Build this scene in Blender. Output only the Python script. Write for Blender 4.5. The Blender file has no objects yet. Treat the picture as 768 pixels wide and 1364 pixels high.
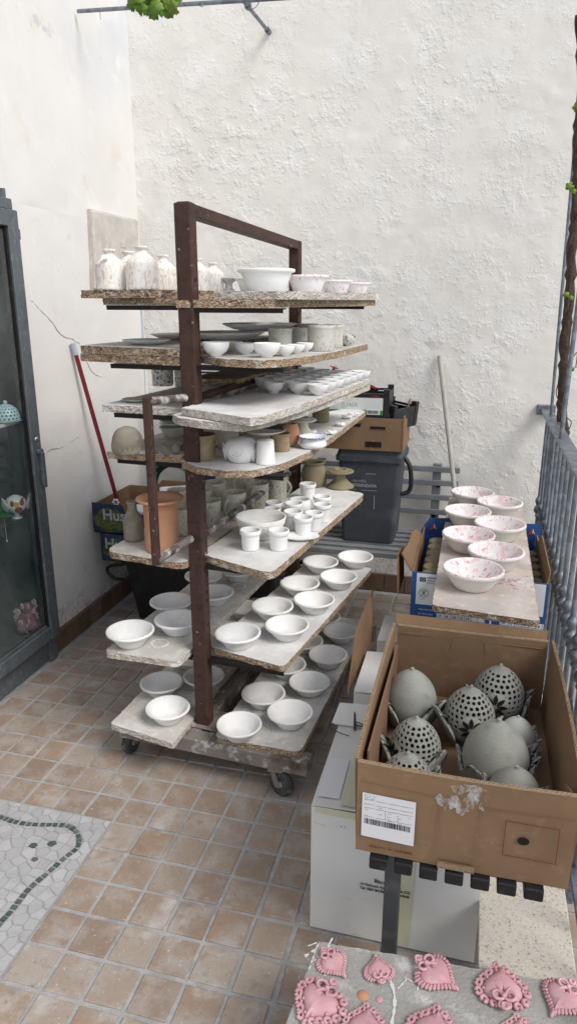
import bpy, bmesh, math, random
from mathutils import Vector, Matrix, noise
random.seed(7)
R = math.radians
S = bpy.context.scene
C = S.collection
# ------------------------------------------------------------------ camera, sky, sun, exposure
CAM_H, PITCH, YAW, FPX = 1.6, R(16.69), R(14.86), 939.0      # calibrated on the floor tiles (photo 768 x 1364)
cam = bpy.data.objects.new('camera', bpy.data.cameras.new('camera'))
C.objects.link(cam)
cam.location = (0, 0, CAM_H)
cam.rotation_euler = (R(90) - PITCH, 0, YAW)
cam.data.sensor_fit = 'VERTICAL'
cam.data.sensor_height = 36
cam.data.lens = 36 * FPX / 1364
cam.data.clip_start = .02
cam.data.clip_end = 500
S.camera = cam
SUN_EL, SUN_AZ = 58, 62                                      # azimuth from +Y towards +X
w = bpy.data.worlds.new('World'); S.world = w; w.use_nodes = True
nt = w.node_tree
sky = nt.nodes.new('ShaderNodeTexSky'); sky.sky_type = 'NISHITA'; sky.sun_disc = False
sky.sun_elevation = R(SUN_EL); sky.sun_rotation = R(SUN_AZ)
hs = nt.nodes.new('ShaderNodeHueSaturation'); hs.inputs['Saturation'].default_value = .42
nt.links.new(sky.outputs[0], hs.inputs['Color'])
bg = nt.nodes['Background']; bg.inputs['Strength'].default_value = .11
nt.links.new(hs.outputs[0], bg.inputs['Color'])
sun = bpy.data.objects.new('sun', bpy.data.lights.new('sun', 'SUN')); C.objects.link(sun)
sun.data.energy = 1.5; sun.data.angle = R(26); sun.data.color = (1, .95, .885)
d = Vector((math.sin(R(SUN_AZ)) * math.cos(R(SUN_EL)), math.cos(R(SUN_AZ)) * math.cos(R(SUN_EL)), math.sin(R(SUN_EL))))
d = Vector((.62, -.30, .74)).normalized()
sky.sun_elevation = math.asin(d.z); sky.sun_rotation = math.atan2(d.x, d.y)
sun.rotation_euler = d.to_track_quat('Z', 'Y').to_euler()
S.view_settings.view_transform = 'Standard'; S.view_settings.look = 'None'
S.view_settings.gamma = 1; S.view_settings.exposure = .72

# ------------------------------------------------------------------ survey: photo pixel -> point of the room
def ray(px, py):
    X = (px - 384) / FPX; Y = -(py - 682) / FPX
    dd = math.cos(PITCH) + Y * math.sin(PITCH); u = Y * math.cos(PITCH) - math.sin(PITCH)
    c, s = math.cos(YAW), math.sin(YAW)
    return Vector((X * c - dd * s, X * s + dd * c, u))
def at(px, py, z): r = ray(px, py); return Vector((0, 0, CAM_H)) + r * ((z - CAM_H) / r.z)
def aty(px, py, y): r = ray(px, py); return Vector((0, 0, CAM_H)) + r * (y / r.y)
def atx(px, py, x): r = ray(px, py); return Vector((0, 0, CAM_H)) + r * (x / r.x)
def depth(p):
    v = p - Vector((0, 0, CAM_H)); y = -v.x * math.sin(YAW) + v.y * math.cos(YAW)
    return y * math.cos(PITCH) - v.z * math.sin(PITCH)

# ------------------------------------------------------------------ materials
def mat(name, base, layers=(), rough=.8, metal=0, bump=(), jit=0, spec=.3, world=False, island=0, alpha=None):
    """layers: (colour, scale, lo, hi, kind, stretch); bump: (strength, scale, kind)"""
    m = bpy.data.materials.new(name); m.use_nodes = True
    n = m.node_tree.nodes; L = m.node_tree.links
    b = n['Principled BSDF']
    b.inputs['Roughness'].default_value = rough; b.inputs['Metallic'].default_value = metal
    b.inputs['Specular IOR Level'].default_value = spec
    tc = n.new('ShaderNodeTexCoord'); oi = n.new('ShaderNodeObjectInfo'); ge = n.new('ShaderNodeNewGeometry')
    va = n.new('ShaderNodeVectorMath'); va.operation = 'MULTIPLY_ADD'
    va.inputs[1].default_value = (1, 1, 1)
    L.new(ge.outputs['Position'] if world else tc.outputs['Object'], va.inputs[0])
    if not world:
        cm = n.new('ShaderNodeCombineXYZ'); ml = n.new('ShaderNodeMath'); ml.operation = 'MULTIPLY'; ml.inputs[1].default_value = 37
        L.new(oi.outputs['Random'], ml.inputs[0])
        for i in range(3): L.new(ml.outputs[0], cm.inputs[i])
        L.new(cm.outputs[0], va.inputs[2])
    co = va.outputs[0]
    def tex(kind, scale, st=None):
        src = co
        if st:
            mp = n.new('ShaderNodeMapping'); mp.inputs['Scale'].default_value = st; L.new(co, mp.inputs[0]); src = mp.outputs[0]
        if kind == 'noise':
            t = n.new('ShaderNodeTexNoise'); t.inputs['Scale'].default_value = scale; t.inputs['Detail'].default_value = 5
            t.inputs['Roughness'].default_value = .6; o = t.outputs['Fac']
        elif kind == 'soft':
            t = n.new('ShaderNodeTexNoise'); t.inputs['Scale'].default_value = scale; t.inputs['Detail'].default_value = 1.5; o = t.outputs['Fac']
        elif kind == 'swirl':
            t = n.new('ShaderNodeTexNoise'); t.inputs['Scale'].default_value = scale; t.inputs['Detail'].default_value = 3
            t.inputs['Distortion'].default_value = 2.5; o = t.outputs['Fac']
        elif kind == 'cell':
            t = n.new('ShaderNodeTexVoronoi'); t.inputs['Scale'].default_value = scale
            sp = n.new('ShaderNodeSeparateColor'); L.new(t.outputs['Color'], sp.inputs[0]); o = sp.outputs[0]
        elif kind == 'vor':
            t = n.new('ShaderNodeTexVoronoi'); t.inputs['Scale'].default_value = scale; o = t.outputs['Distance']
        elif kind == 'wave':
            t = n.new('ShaderNodeTexWave'); t.inputs['Scale'].default_value = scale; t.inputs['Distortion'].default_value = 1.5
            t.inputs['Detail'].default_value = 2; t.bands_direction = 'Z'; o = t.outputs['Fac']
        elif kind in ('pits', 'lowz', 'drip'):
            t = n.new('ShaderNodeTexNoise'); t.inputs['Scale'].default_value = scale; t.inputs['Detail'].default_value = 4; t.inputs['Roughness'].default_value = .65
            if kind == 'pits':
                mr = n.new('ShaderNodeMapRange'); mr.inputs[1].default_value = .50; mr.inputs[2].default_value = .66; L.new(t.outputs['Fac'], mr.inputs[0])
                t2 = n.new('ShaderNodeTexNoise'); t2.inputs['Scale'].default_value = scale * .11; t2.inputs['Detail'].default_value = 3; L.new(co, t2.inputs['Vector'])
                mr2 = n.new('ShaderNodeMapRange'); mr2.inputs[1].default_value = .42; mr2.inputs[2].default_value = .66; L.new(t2.outputs['Fac'], mr2.inputs[0])
                mm = n.new('ShaderNodeMath'); mm.operation = 'MULTIPLY'; L.new(mr.outputs[0], mm.inputs[0]); L.new(mr2.outputs[0], mm.inputs[1]); o = mm.outputs[0]
            else:
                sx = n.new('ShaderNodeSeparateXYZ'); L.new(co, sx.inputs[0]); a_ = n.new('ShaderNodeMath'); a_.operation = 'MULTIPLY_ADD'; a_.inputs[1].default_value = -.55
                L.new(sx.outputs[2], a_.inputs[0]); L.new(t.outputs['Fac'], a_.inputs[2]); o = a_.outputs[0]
        elif kind == 'random':
            o = oi.outputs['Random']; t = None
            if island:
                ad = n.new('ShaderNodeMath'); ad.operation = 'ADD'; fr = n.new('ShaderNodeMath'); fr.operation = 'FRACT'
                L.new(oi.outputs['Random'], ad.inputs[0]); L.new(ge.outputs['Random Per Island'], ad.inputs[1]); L.new(ad.outputs[0], fr.inputs[0]); o = fr.outputs[0]
            if scale != 1:
                mm = n.new('ShaderNodeMath'); mm.operation = 'MULTIPLY'; mm.inputs[1].default_value = scale; fr2 = n.new('ShaderNodeMath'); fr2.operation = 'FRACT'
                L.new(o, mm.inputs[0]); L.new(mm.outputs[0], fr2.inputs[0]); o = fr2.outputs[0]
            return o
        L.new(src, t.inputs['Vector']); return o
    col = None
    rgb = n.new('ShaderNodeRGB'); rgb.outputs[0].default_value = (*base, 1); col = rgb.outputs[0]
    for ly in layers:
        c, sc, lo, hi = ly[:4]; kind = ly[4] if len(ly) > 4 else 'noise'; st = ly[5] if len(ly) > 5 else None
        f = tex(kind, sc, st)
        mr = n.new('ShaderNodeMapRange'); mr.inputs[1].default_value = lo; mr.inputs[2].default_value = hi
        L.new(f, mr.inputs[0])
        mx = n.new('ShaderNodeMix'); mx.data_type = 'RGBA'
        L.new(mr.outputs[0], mx.inputs[0]); L.new(col, mx.inputs[6]); mx.inputs[7].default_value = (*c, 1); col = mx.outputs[2]
    if jit:
        mr = n.new('ShaderNodeMapRange'); mr.inputs[3].default_value = 1 - jit; mr.inputs[4].default_value = 1 + jit * .6
        L.new(oi.outputs['Random'], mr.inputs[0])
        mx = n.new('ShaderNodeVectorMath'); mx.operation = 'SCALE'
        L.new(col, mx.inputs[0]); L.new(mr.outputs[0], mx.inputs['Scale']); col = mx.outputs[0]
    L.new(col, b.inputs['Base Color'])
    nrm = None
    for bp in bump:
        s, sc = bp[:2]; kind = bp[2] if len(bp) > 2 else 'noise'; dist = bp[3] if len(bp) > 3 else .01
        bn = n.new('ShaderNodeBump'); bn.inputs['Strength'].default_value = s; bn.inputs['Distance'].default_value = dist
        L.new(tex(kind, sc), bn.inputs['Height'])
        if nrm: L.new(nrm, bn.inputs['Normal'])
        nrm = bn.outputs[0]
    if nrm: L.new(nrm, b.inputs['Normal'])
    return m
M = {}
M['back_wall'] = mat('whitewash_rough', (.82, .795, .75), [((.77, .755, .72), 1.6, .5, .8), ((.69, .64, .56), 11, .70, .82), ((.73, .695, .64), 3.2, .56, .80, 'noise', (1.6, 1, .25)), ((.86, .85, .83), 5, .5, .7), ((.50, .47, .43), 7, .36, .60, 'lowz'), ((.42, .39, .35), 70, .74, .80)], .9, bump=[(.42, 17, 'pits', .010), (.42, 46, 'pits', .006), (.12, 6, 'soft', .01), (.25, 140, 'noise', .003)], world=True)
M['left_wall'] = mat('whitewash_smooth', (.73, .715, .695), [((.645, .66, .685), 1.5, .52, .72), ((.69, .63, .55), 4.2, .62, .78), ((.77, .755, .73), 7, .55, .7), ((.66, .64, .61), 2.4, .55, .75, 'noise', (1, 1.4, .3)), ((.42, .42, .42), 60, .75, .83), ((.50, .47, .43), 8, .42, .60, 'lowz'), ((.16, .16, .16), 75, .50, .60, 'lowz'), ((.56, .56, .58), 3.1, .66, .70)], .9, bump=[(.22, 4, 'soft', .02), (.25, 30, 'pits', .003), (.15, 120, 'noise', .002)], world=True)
M['grout'] = mat('grout', (.405, .40, .395), [((.27, .26, .255), 5, .48, .72), ((.53, .53, .53), 30, .5, .8)], .95, bump=[(.5, 200)], world=True)
M['tile'] = mat('cotto_tile', (.315, .238, .182), [((.375, .32, .27), 1, .15, 1, 'random'), ((.28, .21, .165), 7.3, .55, .95, 'random'), ((.335, .24, .175), 3.7, .7, 1, 'random'), ((.41, .375, .345), 13, .46, .68), ((.23, .16, .112), 26, .54, .78), ((.58, .56, .54), 95, .62, .73), ((.56, .545, .535), 6, .57, .78), ((.29, .20, .14), 55, .6, .74)], .6, bump=[(.45, 60, 'noise', .004), (.35, 250, 'noise', .002)], world=True, island=1, spec=.35)
M['skirting'] = mat('skirting_tile', (.16, .095, .062), [((.11, .07, .05), 9, .4, .7), ((.22, .15, .11), 1, .5, 1, 'random'), ((.3, .27, .24), 45, .66, .8)], .6, bump=[(.3, 60, 'noise', .003)], world=True)
M['paving'] = mat('white_paving', (.405, .405, .41), [((.47, .47, .475), 1, .3, 1, 'random'), ((.32, .32, .325), 14, .5, .75)], .6, bump=[(.3, 80, 'noise', .003)], world=True, island=1)
M['green_stone'] = mat('green_mosaic', (.075, .105, .095), [((.13, .17, .155), 1, .4, 1, 'random'), ((.04, .055, .05), 60, .5, .7)], .45, world=True, island=1)
M['paving_grout'] = mat('paving_grout', (.35, .345, .345), [((.28, .28, .28), 30, .45, .7)], .95, world=True)
M['concrete'] = mat('concrete', (.30, .295, .28), [((.22, .21, .2), 3, .45, .7), ((.36, .35, .34), 18, .5, .7)], .95, bump=[(.4, 60)], world=True)
M['board_top'] = mat('dusty_board', (.53, .505, .47), [((.36, .30, .24), 5, .52, .75), ((.66, .65, .63), 11, .46, .64), ((.28, .22, .17), 90, .64, .76), ((.72, .715, .70), 45, .58, .7)], .95, bump=[(.5, 150, 'noise', .004)], jit=.1)
M['board_white'] = mat('plaster_dusted_board', (.62, .61, .60), [((.45, .41, .36), 5, .55, .8), ((.74, .735, .725), 9, .42, .6), ((.36, .31, .26), 110, .68, .78)], .95, bump=[(.5, 160, 'noise', .004)], jit=.06)
M['board_edge'] = mat('chipboard_edge', (.34, .235, .15), [((.55, .46, .36), 260, .5, .95, 'cell', (1, 1, 2.4)), ((.13, .075, .045), 230, .32, .05, 'cell', (1, 1, 2)), ((.60, .56, .51), 24, .56, .72), ((.20, .125, .075), 11, .56, .72)], .95, bump=[(.9, 200, 'vor', .005), (.5, 90, 'noise', .004)])
M['board_edge_pale'] = mat('chipboard_edge_pale', (.49, .44, .38), [((.66, .62, .56), 260, .45, .9, 'cell', (1, 1, 2.4)), ((.27, .20, .14), 240, .20, .0, 'cell', (1, 1, 2)), ((.68, .66, .63), 14, .5, .66)], .95, bump=[(.9, 200, 'vor', .005)])
M['board_pinkish'] = mat('pink_dusted_board', (.50, .43, .385), [((.60, .555, .52), 6, .42, .64), ((.38, .30, .25), 70, .62, .76), ((.66, .64, .62), 24, .6, .72), ((.62, .42, .40), 9, .62, .74)], .95, bump=[(.5, 150, 'noise', .004)])
M['chip_panel'] = mat('chipboard_panel', (.60, .57, .515), [((.52, .47, .39), 260, .5, .95, 'cell'), ((.34, .27, .18), 230, .12, .0, 'cell'), ((.52, .42, .29), 7, .62, .80)], .9, bump=[(.3, 300, 'vor', .002)])
M['rust'] = mat('rusty_steel', (.058, .030, .023), [((.085, .042, .030), 14, .5, .75), ((.018, .014, .014), 30, .52, .75), ((.42, .40, .38), 42, .665, .74), ((.5, .48, .46), 150, .69, .75), ((.45, .42, .40), 9, .70, .74)], .6, bump=[(.3, 120, 'noise', .003)], world=True, spec=.25)
M['rust_plaster'] = mat('plaster_smeared_steel', (.15, .125, .12), [((.06, .04, .036), 14, .5, .62), ((.60, .58, .56), 20, .5, .66)], .75, bump=[(.4, 90, 'noise', .003)], world=True)
M['beam'] = mat('dirty_steel_beam', (.21, .185, .165), [((.09, .06, .045), 11, .48, .7), ((.50, .48, .46), 28, .55, .7)], .8, bump=[(.3, 100)], world=True)
M['black_steel'] = mat('black_steel', (.014, .011, .011), [((.05, .032, .028), 30, .58, .78)], .6, spec=.2)
M['bisque'] = mat('white_bisque', (.80, .80, .79), [((.755, .745, .72), 3, .5, .8), ((.83, .83, .83), 12, .5, .7), ((.68, .66, .63), 5, .62, .80), ((.60, .58, .55), 40, .72, .80)], .85, bump=[(.05, 30), (.08, 8, 'wave', .01)], jit=.06, spec=.2)
M['bisque_ribbed'] = mat('ribbed_bisque', (.78, .775, .75), [((.72, .70, .66), 4, .5, .8)], .9, bump=[(.2, 9, 'wave', .02)], jit=.03)
M['cream'] = mat('cream_bisque', (.62, .59, .52), [((.50, .46, .38), 2.5, .5, .8)], .85, jit=.08)
M['marble'] = mat('chalky_streaked_slip', (.80, .775, .74), [((.62, .50, .39), 4.5, .50, .62, 'swirl', (1.3, 1.3, .5)), ((.83, .82, .80), 3, .5, .62, 'noise', (1, 1, .5)), ((.50, .39, .29), 8, .64, .73, 'swirl', (1.4, 1.4, .4))], .85, bump=[(.15, 15)])
M['mug'] = mat('green_marbled_clay', (.54, .52, .44), [((.31, .31, .235), 5, .52, .66, 'swirl', (1, 1, .5)), ((.66, .64, .57), 4, .52, .7, 'swirl')], .85, bump=[(.1, 14)], jit=.1)
M['mug_pale'] = mat('pale_marbled_clay', (.60, .585, .54), [((.43, .41, .34), 5, .52, .66, 'swirl', (1, 1, .5))], .85, jit=.06)
M['olive'] = mat('olive_clay', (.225, .19, .118), [((.30, .26, .18), 2.5, .45, .7), ((.16, .13, .08), 5, .55, .8)], .8, bump=[(.1, 10, 'wave', .02)], jit=.08)
M['tan_clay'] = mat('tan_clay', (.29, .22, .13), [((.42, .34, .24), 2.5, .5, .72), ((.5, .45, .36), 9, .66, .75)], .75, bump=[(.1, 9, 'wave', .02)])
M['grey_clay'] = mat('grey_clay', (.265, .27, .24), [((.34, .35, .315), 9, .42, .68), ((.20, .20, .175), 30, .55, .8)], .68, bump=[(.1, 40, 'wave', .0015), (.15, 60, 'noise', .002)], jit=.10, spec=.4)
M['pale_clay'] = mat('pale_grey_clay', (.47, .48, .45), [((.38, .39, .36), 14, .5, .75)], .75)
M['bottle_clay'] = mat('raw_bottle_clay', (.235, .21, .165), [((.32, .295, .25), 2, .45, .7)], .75, bump=[(.2, 5, 'wave', .03)])
M['terracotta'] = mat('terracotta', (.52, .26, .15), [((.58, .33, .21), 2, .45, .7), ((.68, .58, .49), 6, .66, .74)], .85, bump=[(.08, 7, 'wave', .02)])
M['pink_splash'] = mat('pink_spattered_glaze', (.82, .80, .79), [((.76, .43, .46), 5.5, .595, .63, 'swirl', (2.2, .8, 1)), ((.72, .33, .37), 9, .645, .665, 'soft', (2.4, .7, 1)), ((.74, .36, .40), 24, .69, .72), ((.81, .60, .61), 2.2, .57, .64, 'swirl', (1.6, 1, 1))], .5, spec=.4)
M['pink_lines'] = mat('pink_streaked_bisque', (.81, .80, .79), [((.75, .25, .30), 6, .62, .645, 'swirl', (1, 1, .4))], .8)
M['blue_rim'] = mat('blue_brushed_rim', (.74, .74, .73), [((.10, .19, .62), 7, .44, .52, 'swirl', (.6, .6, 1))], .6)
M['black_spots'] = mat('black_blotched_cup', (.70, .69, .66), [((.04, .04, .045), 9, .55, .59)], .7)
M['bowl_cream'] = mat('warm_bisque_outside', (.74, .715, .66), [((.68, .645, .58), 3, .5, .8)], .85, jit=.03)
M['pink_clay'] = mat('pink_clay', (.62, .345, .38), [((.69, .43, .455), 22, .42, .66), ((.53, .25, .265), 40, .56, .76), ((.76, .60, .58), 75, .64, .78)], .75, bump=[(.3, 90, 'noise', .003), (.2, 30, 'soft', .004)], jit=.10, spec=.3)
M['slab'] = mat('plaster_slab', (.40, .395, .375), [((.30, .29, .275), 6, .5, .75), ((.60, .60, .59), 11, .56, .66), ((.5, .30, .28), 4, .72, .8), ((.2, .19, .18), 120, .66, .75)], .95, bump=[(.5, 130)])
M['card'] = mat('cardboard', (.235, .147, .085), [((.19, .118, .07), 4, .42, .75), ((.285, .19, .118), 30, .55, .8), ((.14, .088, .052), 9, .64, .8, 'noise', (1, 1, .5)), ((.34, .25, .17), 14, .68, .78)], .85, bump=[(.25, 9, 'soft', .02), (.12, 60, 'soft', .003), (.1, 300, 'noise', .001)], jit=.06)
M['card_dark'] = mat('cardboard_inside', (.225, .135, .08), [((.18, .108, .063), 6, .45, .75)], .9)
M['card_edge'] = mat('cut_cardboard', (.40, .29, .19), [((.25, .16, .1), 90, .5, .7)], .95)
M['white_card'] = mat('white_board', (.68, .68, .665), [((.60, .60, .58), 3, .45, .75), ((.72, .715, .66), 8, .55, .75), ((.50, .47, .42), 7, .66, .82)], .75, bump=[(.25, 6, 'soft', .02)], jit=.03)
M['tape'] = mat('yellowed_tape', (.56, .555, .40), [((.62, .615, .50), 8, .45, .7)], .45, spec=.5)
M['paper'] = mat('white_paper', (.70, .71, .74), [((.64, .65, .68), 6, .5, .8)], .7)
M['ink'] = mat('black_ink', (.03, .03, .035), rough=.8)
M['grey_ink'] = mat('grey_ink', (.2, .2, .21), rough=.8)
M['red_ink'] = mat('dark_red_ink', (.13, .025, .02), rough=.8)
M['white_ink'] = mat('white_print', (.68, .69, .70), rough=.7)
M['bin_ink'] = mat('worn_white_print', (.34, .36, .40), rough=.7)
M['blue_card'] = mat('blue_printed_card', (.022, .075, .24), [((.03, .10, .30), 6, .45, .7), ((.2, .22, .28), 60, .72, .8)], .6)
M['navy_card'] = mat('navy_printed_card', (.017, .026, .065), [((.035, .05, .10), 9, .5, .7), ((.16, .17, .2), 40, .68, .76), ((.10, .08, .06), 15, .66, .76)], .6)
M['artichoke_print'] = mat('artichoke_print', (.055, .075, .028), [((.12, .14, .05), 45, .46, .62, 'swirl'), ((.02, .03, .012), 30, .55, .7)], .6)
M['yellow_ink'] = mat('yellow_print', (.7, .55, .06), rough=.7)
M['green_ink'] = mat('green_print', (.05, .22, .06), rough=.6)
M['red_print'] = mat('red_print', (.50, .04, .04), rough=.6)
M['bin'] = mat('anthracite_plastic', (.045, .05, .062), [((.065, .072, .086), 9, .45, .7), ((.18, .19, .2), 60, .71, .78), ((.12, .13, .14), 4, .60, .8), ((.15, .14, .13), 13, .64, .80, 'noise', (1, 1, .3))], .55, bump=[(.1, 200)], spec=.4)
M['black_plastic'] = mat('black_plastic', (.012, .012, .013), [((.03, .03, .032), 20, .5, .75)], .45, spec=.45)
M['galv'] = mat('galvanised_steel', (.155, .18, .21), [((.23, .26, .295), 45, .45, .62, 'cell'), ((.14, .155, .175), 12, .5, .75), ((.34, .33, .31), 60, .66, .76)], .45, .6, spec=.5)
M['slat'] = mat('painted_grey_slat', (.24, .255, .27), [((.33, .345, .36), 7, .45, .7), ((.12, .12, .12), 40, .65, .75)], .5, .3)
M['leg_steel'] = mat('dark_grey_leg', (.09, .095, .10), [((.14, .145, .15), 14, .5, .7)], .5, .3)
M['rubber'] = mat('black_rubber_cap', (.014, .014, .015), [((.05, .035, .025), 30, .55, .7)], .5)
M['cabinet'] = mat('galvanised_cabinet', (.125, .145, .162), [((.23, .255, .275), 75, .55, .72, 'noise', (1, 1, .5)), ((.075, .088, .098), 12, .5, .72)], .5, .35, bump=[(.08, 60)], spec=.4)
M['cabinet_in'] = mat('cabinet_inside', (.075, .085, .086), [((.13, .148, .15), 5, .45, .75), ((.045, .052, .054), 14, .5, .75)], .6)
M['red_handle'] = mat('dark_red_tube', (.19, .012, .028), [((.13, .01, .02), 20, .5, .7)], .4, spec=.5)
M['wood'] = mat('old_wood', (.36, .26, .17), [((.26, .18, .11), 18, .45, .7, 'noise', (4, 4, .3))], .8)
M['grey_wood'] = mat('whitewashed_stick', (.50, .475, .44), [((.36, .33, .29), 18, .5, .7, 'noise', (4, 4, .3))], .85)
M['pvc'] = mat('grey_conduit', (.45, .50, .57), rough=.45)
M['plate'] = mat('cement_plate', (.56, .53, .49), [((.46, .435, .40), 9, .45, .7), ((.62, .60, .56), 24, .5, .7)], .9, bump=[(.2, 40)])
M['hose'] = mat('green_hose', (.02, .09, .06), rough=.4)
M['hose_pale'] = mat('pale_blue_hose', (.22, .36, .38), rough=.4)
M['bark'] = mat('vine_bark', (.06, .042, .034), [((.12, .085, .065), 60, .48, .7, 'noise', (3, 3, .35)), ((.025, .018, .016), 40, .55, .75, 'noise', (3, 3, .3))], .95, bump=[(1, 60, 'noise', .01)])
M['leaf'] = mat('vine_leaf', (.10, .20, .025), [((.17, .26, .04), 1, .3, 1, 'random'), ((.07, .14, .02), 25, .5, .7)], .5)
M['clay_dust'] = mat('dried_slip', (.70, .70, .69), rough=.95)
M['crack'] = mat('wall_crack', (.33, .31, .285), rough=1)
M['blueglaze'] = mat('pale_blue_glaze', (.48, .62, .66), rough=.3, spec=.5)
M['white_glaze'] = mat('white_glaze', (.68, .69, .68), [((.5, .52, .52), 12, .55, .75)], rough=.3, spec=.5)
M['red_glaze'] = mat('red_brushwork', (.30, .045, .05), [((.6, .5, .48), 90, .6, .68)], .35)
M['yellow_glaze'] = mat('yellow_brushwork', (.55, .33, .05), rough=.35)
M['fern'] = mat('artificial_fern', (.06, .26, .09), rough=.5)
M['coral'] = mat('mauve_ceramic', (.22, .10, .115), [((.30, .16, .17), 30, .5, .7)], .6)
M['coral_pale'] = mat('pale_pink_ceramic', (.52, .38, .39), rough=.5)
M['chrome'] = mat('lock_metal', (.6, .6, .6), rough=.25, metal=1)
M['shelf_wood'] = mat('dusty_wood_shelf', (.25, .21, .18), [((.45, .43, .41), 12, .5, .7), ((.12, .09, .07), 50, .55, .75)], .9, bump=[(.4, 120)])
M['rubber_wheel'] = mat('worn_wheel', (.05, .05, .05), [((.17, .165, .16), 30, .5, .7)], .6)
M['cream_label'] = mat('produce_label', (.60, .63, .62), [((.48, .55, .5), 20, .55, .7)], .5)
def glass_mat():
    m = bpy.data.materials.new('cabinet_glass'); m.use_nodes = True
    n = m.node_tree.nodes; L = m.node_tree.links
    n.remove(n['Principled BSDF'])
    tr = n.new('ShaderNodeBsdfTransparent'); tr.inputs[0].default_value = (.90, .94, .94, 1)
    gl = n.new('ShaderNodeBsdfGlossy'); gl.inputs['Roughness'].default_value = .03
    fr = n.new('ShaderNodeFresnel'); fr.inputs[0].default_value = 1.75
    mx = n.new('ShaderNodeMixShader'); ge = n.new('ShaderNodeNewGeometry'); iv = n.new('ShaderNodeMath'); iv.operation = 'SUBTRACT'; iv.inputs[0].default_value = 1; ml = n.new('ShaderNodeMath'); ml.operation = 'MULTIPLY'
    L.new(ge.outputs['Backfacing'], iv.inputs[1]); L.new(iv.outputs[0], ml.inputs[0]); L.new(fr.outputs[0], ml.inputs[1]); L.new(ml.outputs[0], mx.inputs[0]); L.new(tr.outputs[0], mx.inputs[1]); L.new(gl.outputs[0], mx.inputs[2])
    df = n.new('ShaderNodeBsdfDiffuse'); df.inputs[0].default_value = (.55, .60, .60, 1); m2 = n.new('ShaderNodeMixShader')
    tc = n.new('ShaderNodeTexCoord'); nz = n.new('ShaderNodeTexNoise'); nz.inputs['Scale'].default_value = 5; nz.inputs['Detail'].default_value = 6; L.new(tc.outputs['Object'], nz.inputs['Vector'])
    mr = n.new('ShaderNodeMapRange'); mr.inputs[1].default_value = .35; mr.inputs[2].default_value = .75; mr.inputs[3].default_value = .0; mr.inputs[4].default_value = .055; L.new(nz.outputs['Fac'], mr.inputs[0])
    L.new(mr.outputs[0], m2.inputs[0]); L.new(mx.outputs[0], m2.inputs[1]); L.new(df.outputs[0], m2.inputs[2])
    L.new(m2.outputs[0], n['Material Output'].inputs[0]); return m
M['glass'] = glass_mat()
def smear_mat():
    m = bpy.data.materials.new('dry_slip_smear'); m.use_nodes = True
    n = m.node_tree.nodes; L = m.node_tree.links; b = n['Principled BSDF']
    b.inputs['Base Color'].default_value = (.60, .59, .57, 1); b.inputs['Roughness'].default_value = .95
    tc = n.new('ShaderNodeTexCoord'); mp = n.new('ShaderNodeMapping'); mp.inputs['Scale'].default_value = (1.6, 1, .8)
    t = n.new('ShaderNodeTexNoise'); t.inputs['Scale'].default_value = 55; t.inputs['Detail'].default_value = 4
    mr = n.new('ShaderNodeMapRange'); mr.inputs[1].default_value = .36; mr.inputs[2].default_value = .66; mr.inputs[4].default_value = .8
    L.new(tc.outputs['Object'], mp.inputs[0]); L.new(mp.outputs[0], t.inputs['Vector']); L.new(t.outputs['Fac'], mr.inputs[0]); L.new(mr.outputs[0], b.inputs['Alpha'])
    return m
M['smear'] = smear_mat()

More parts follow.
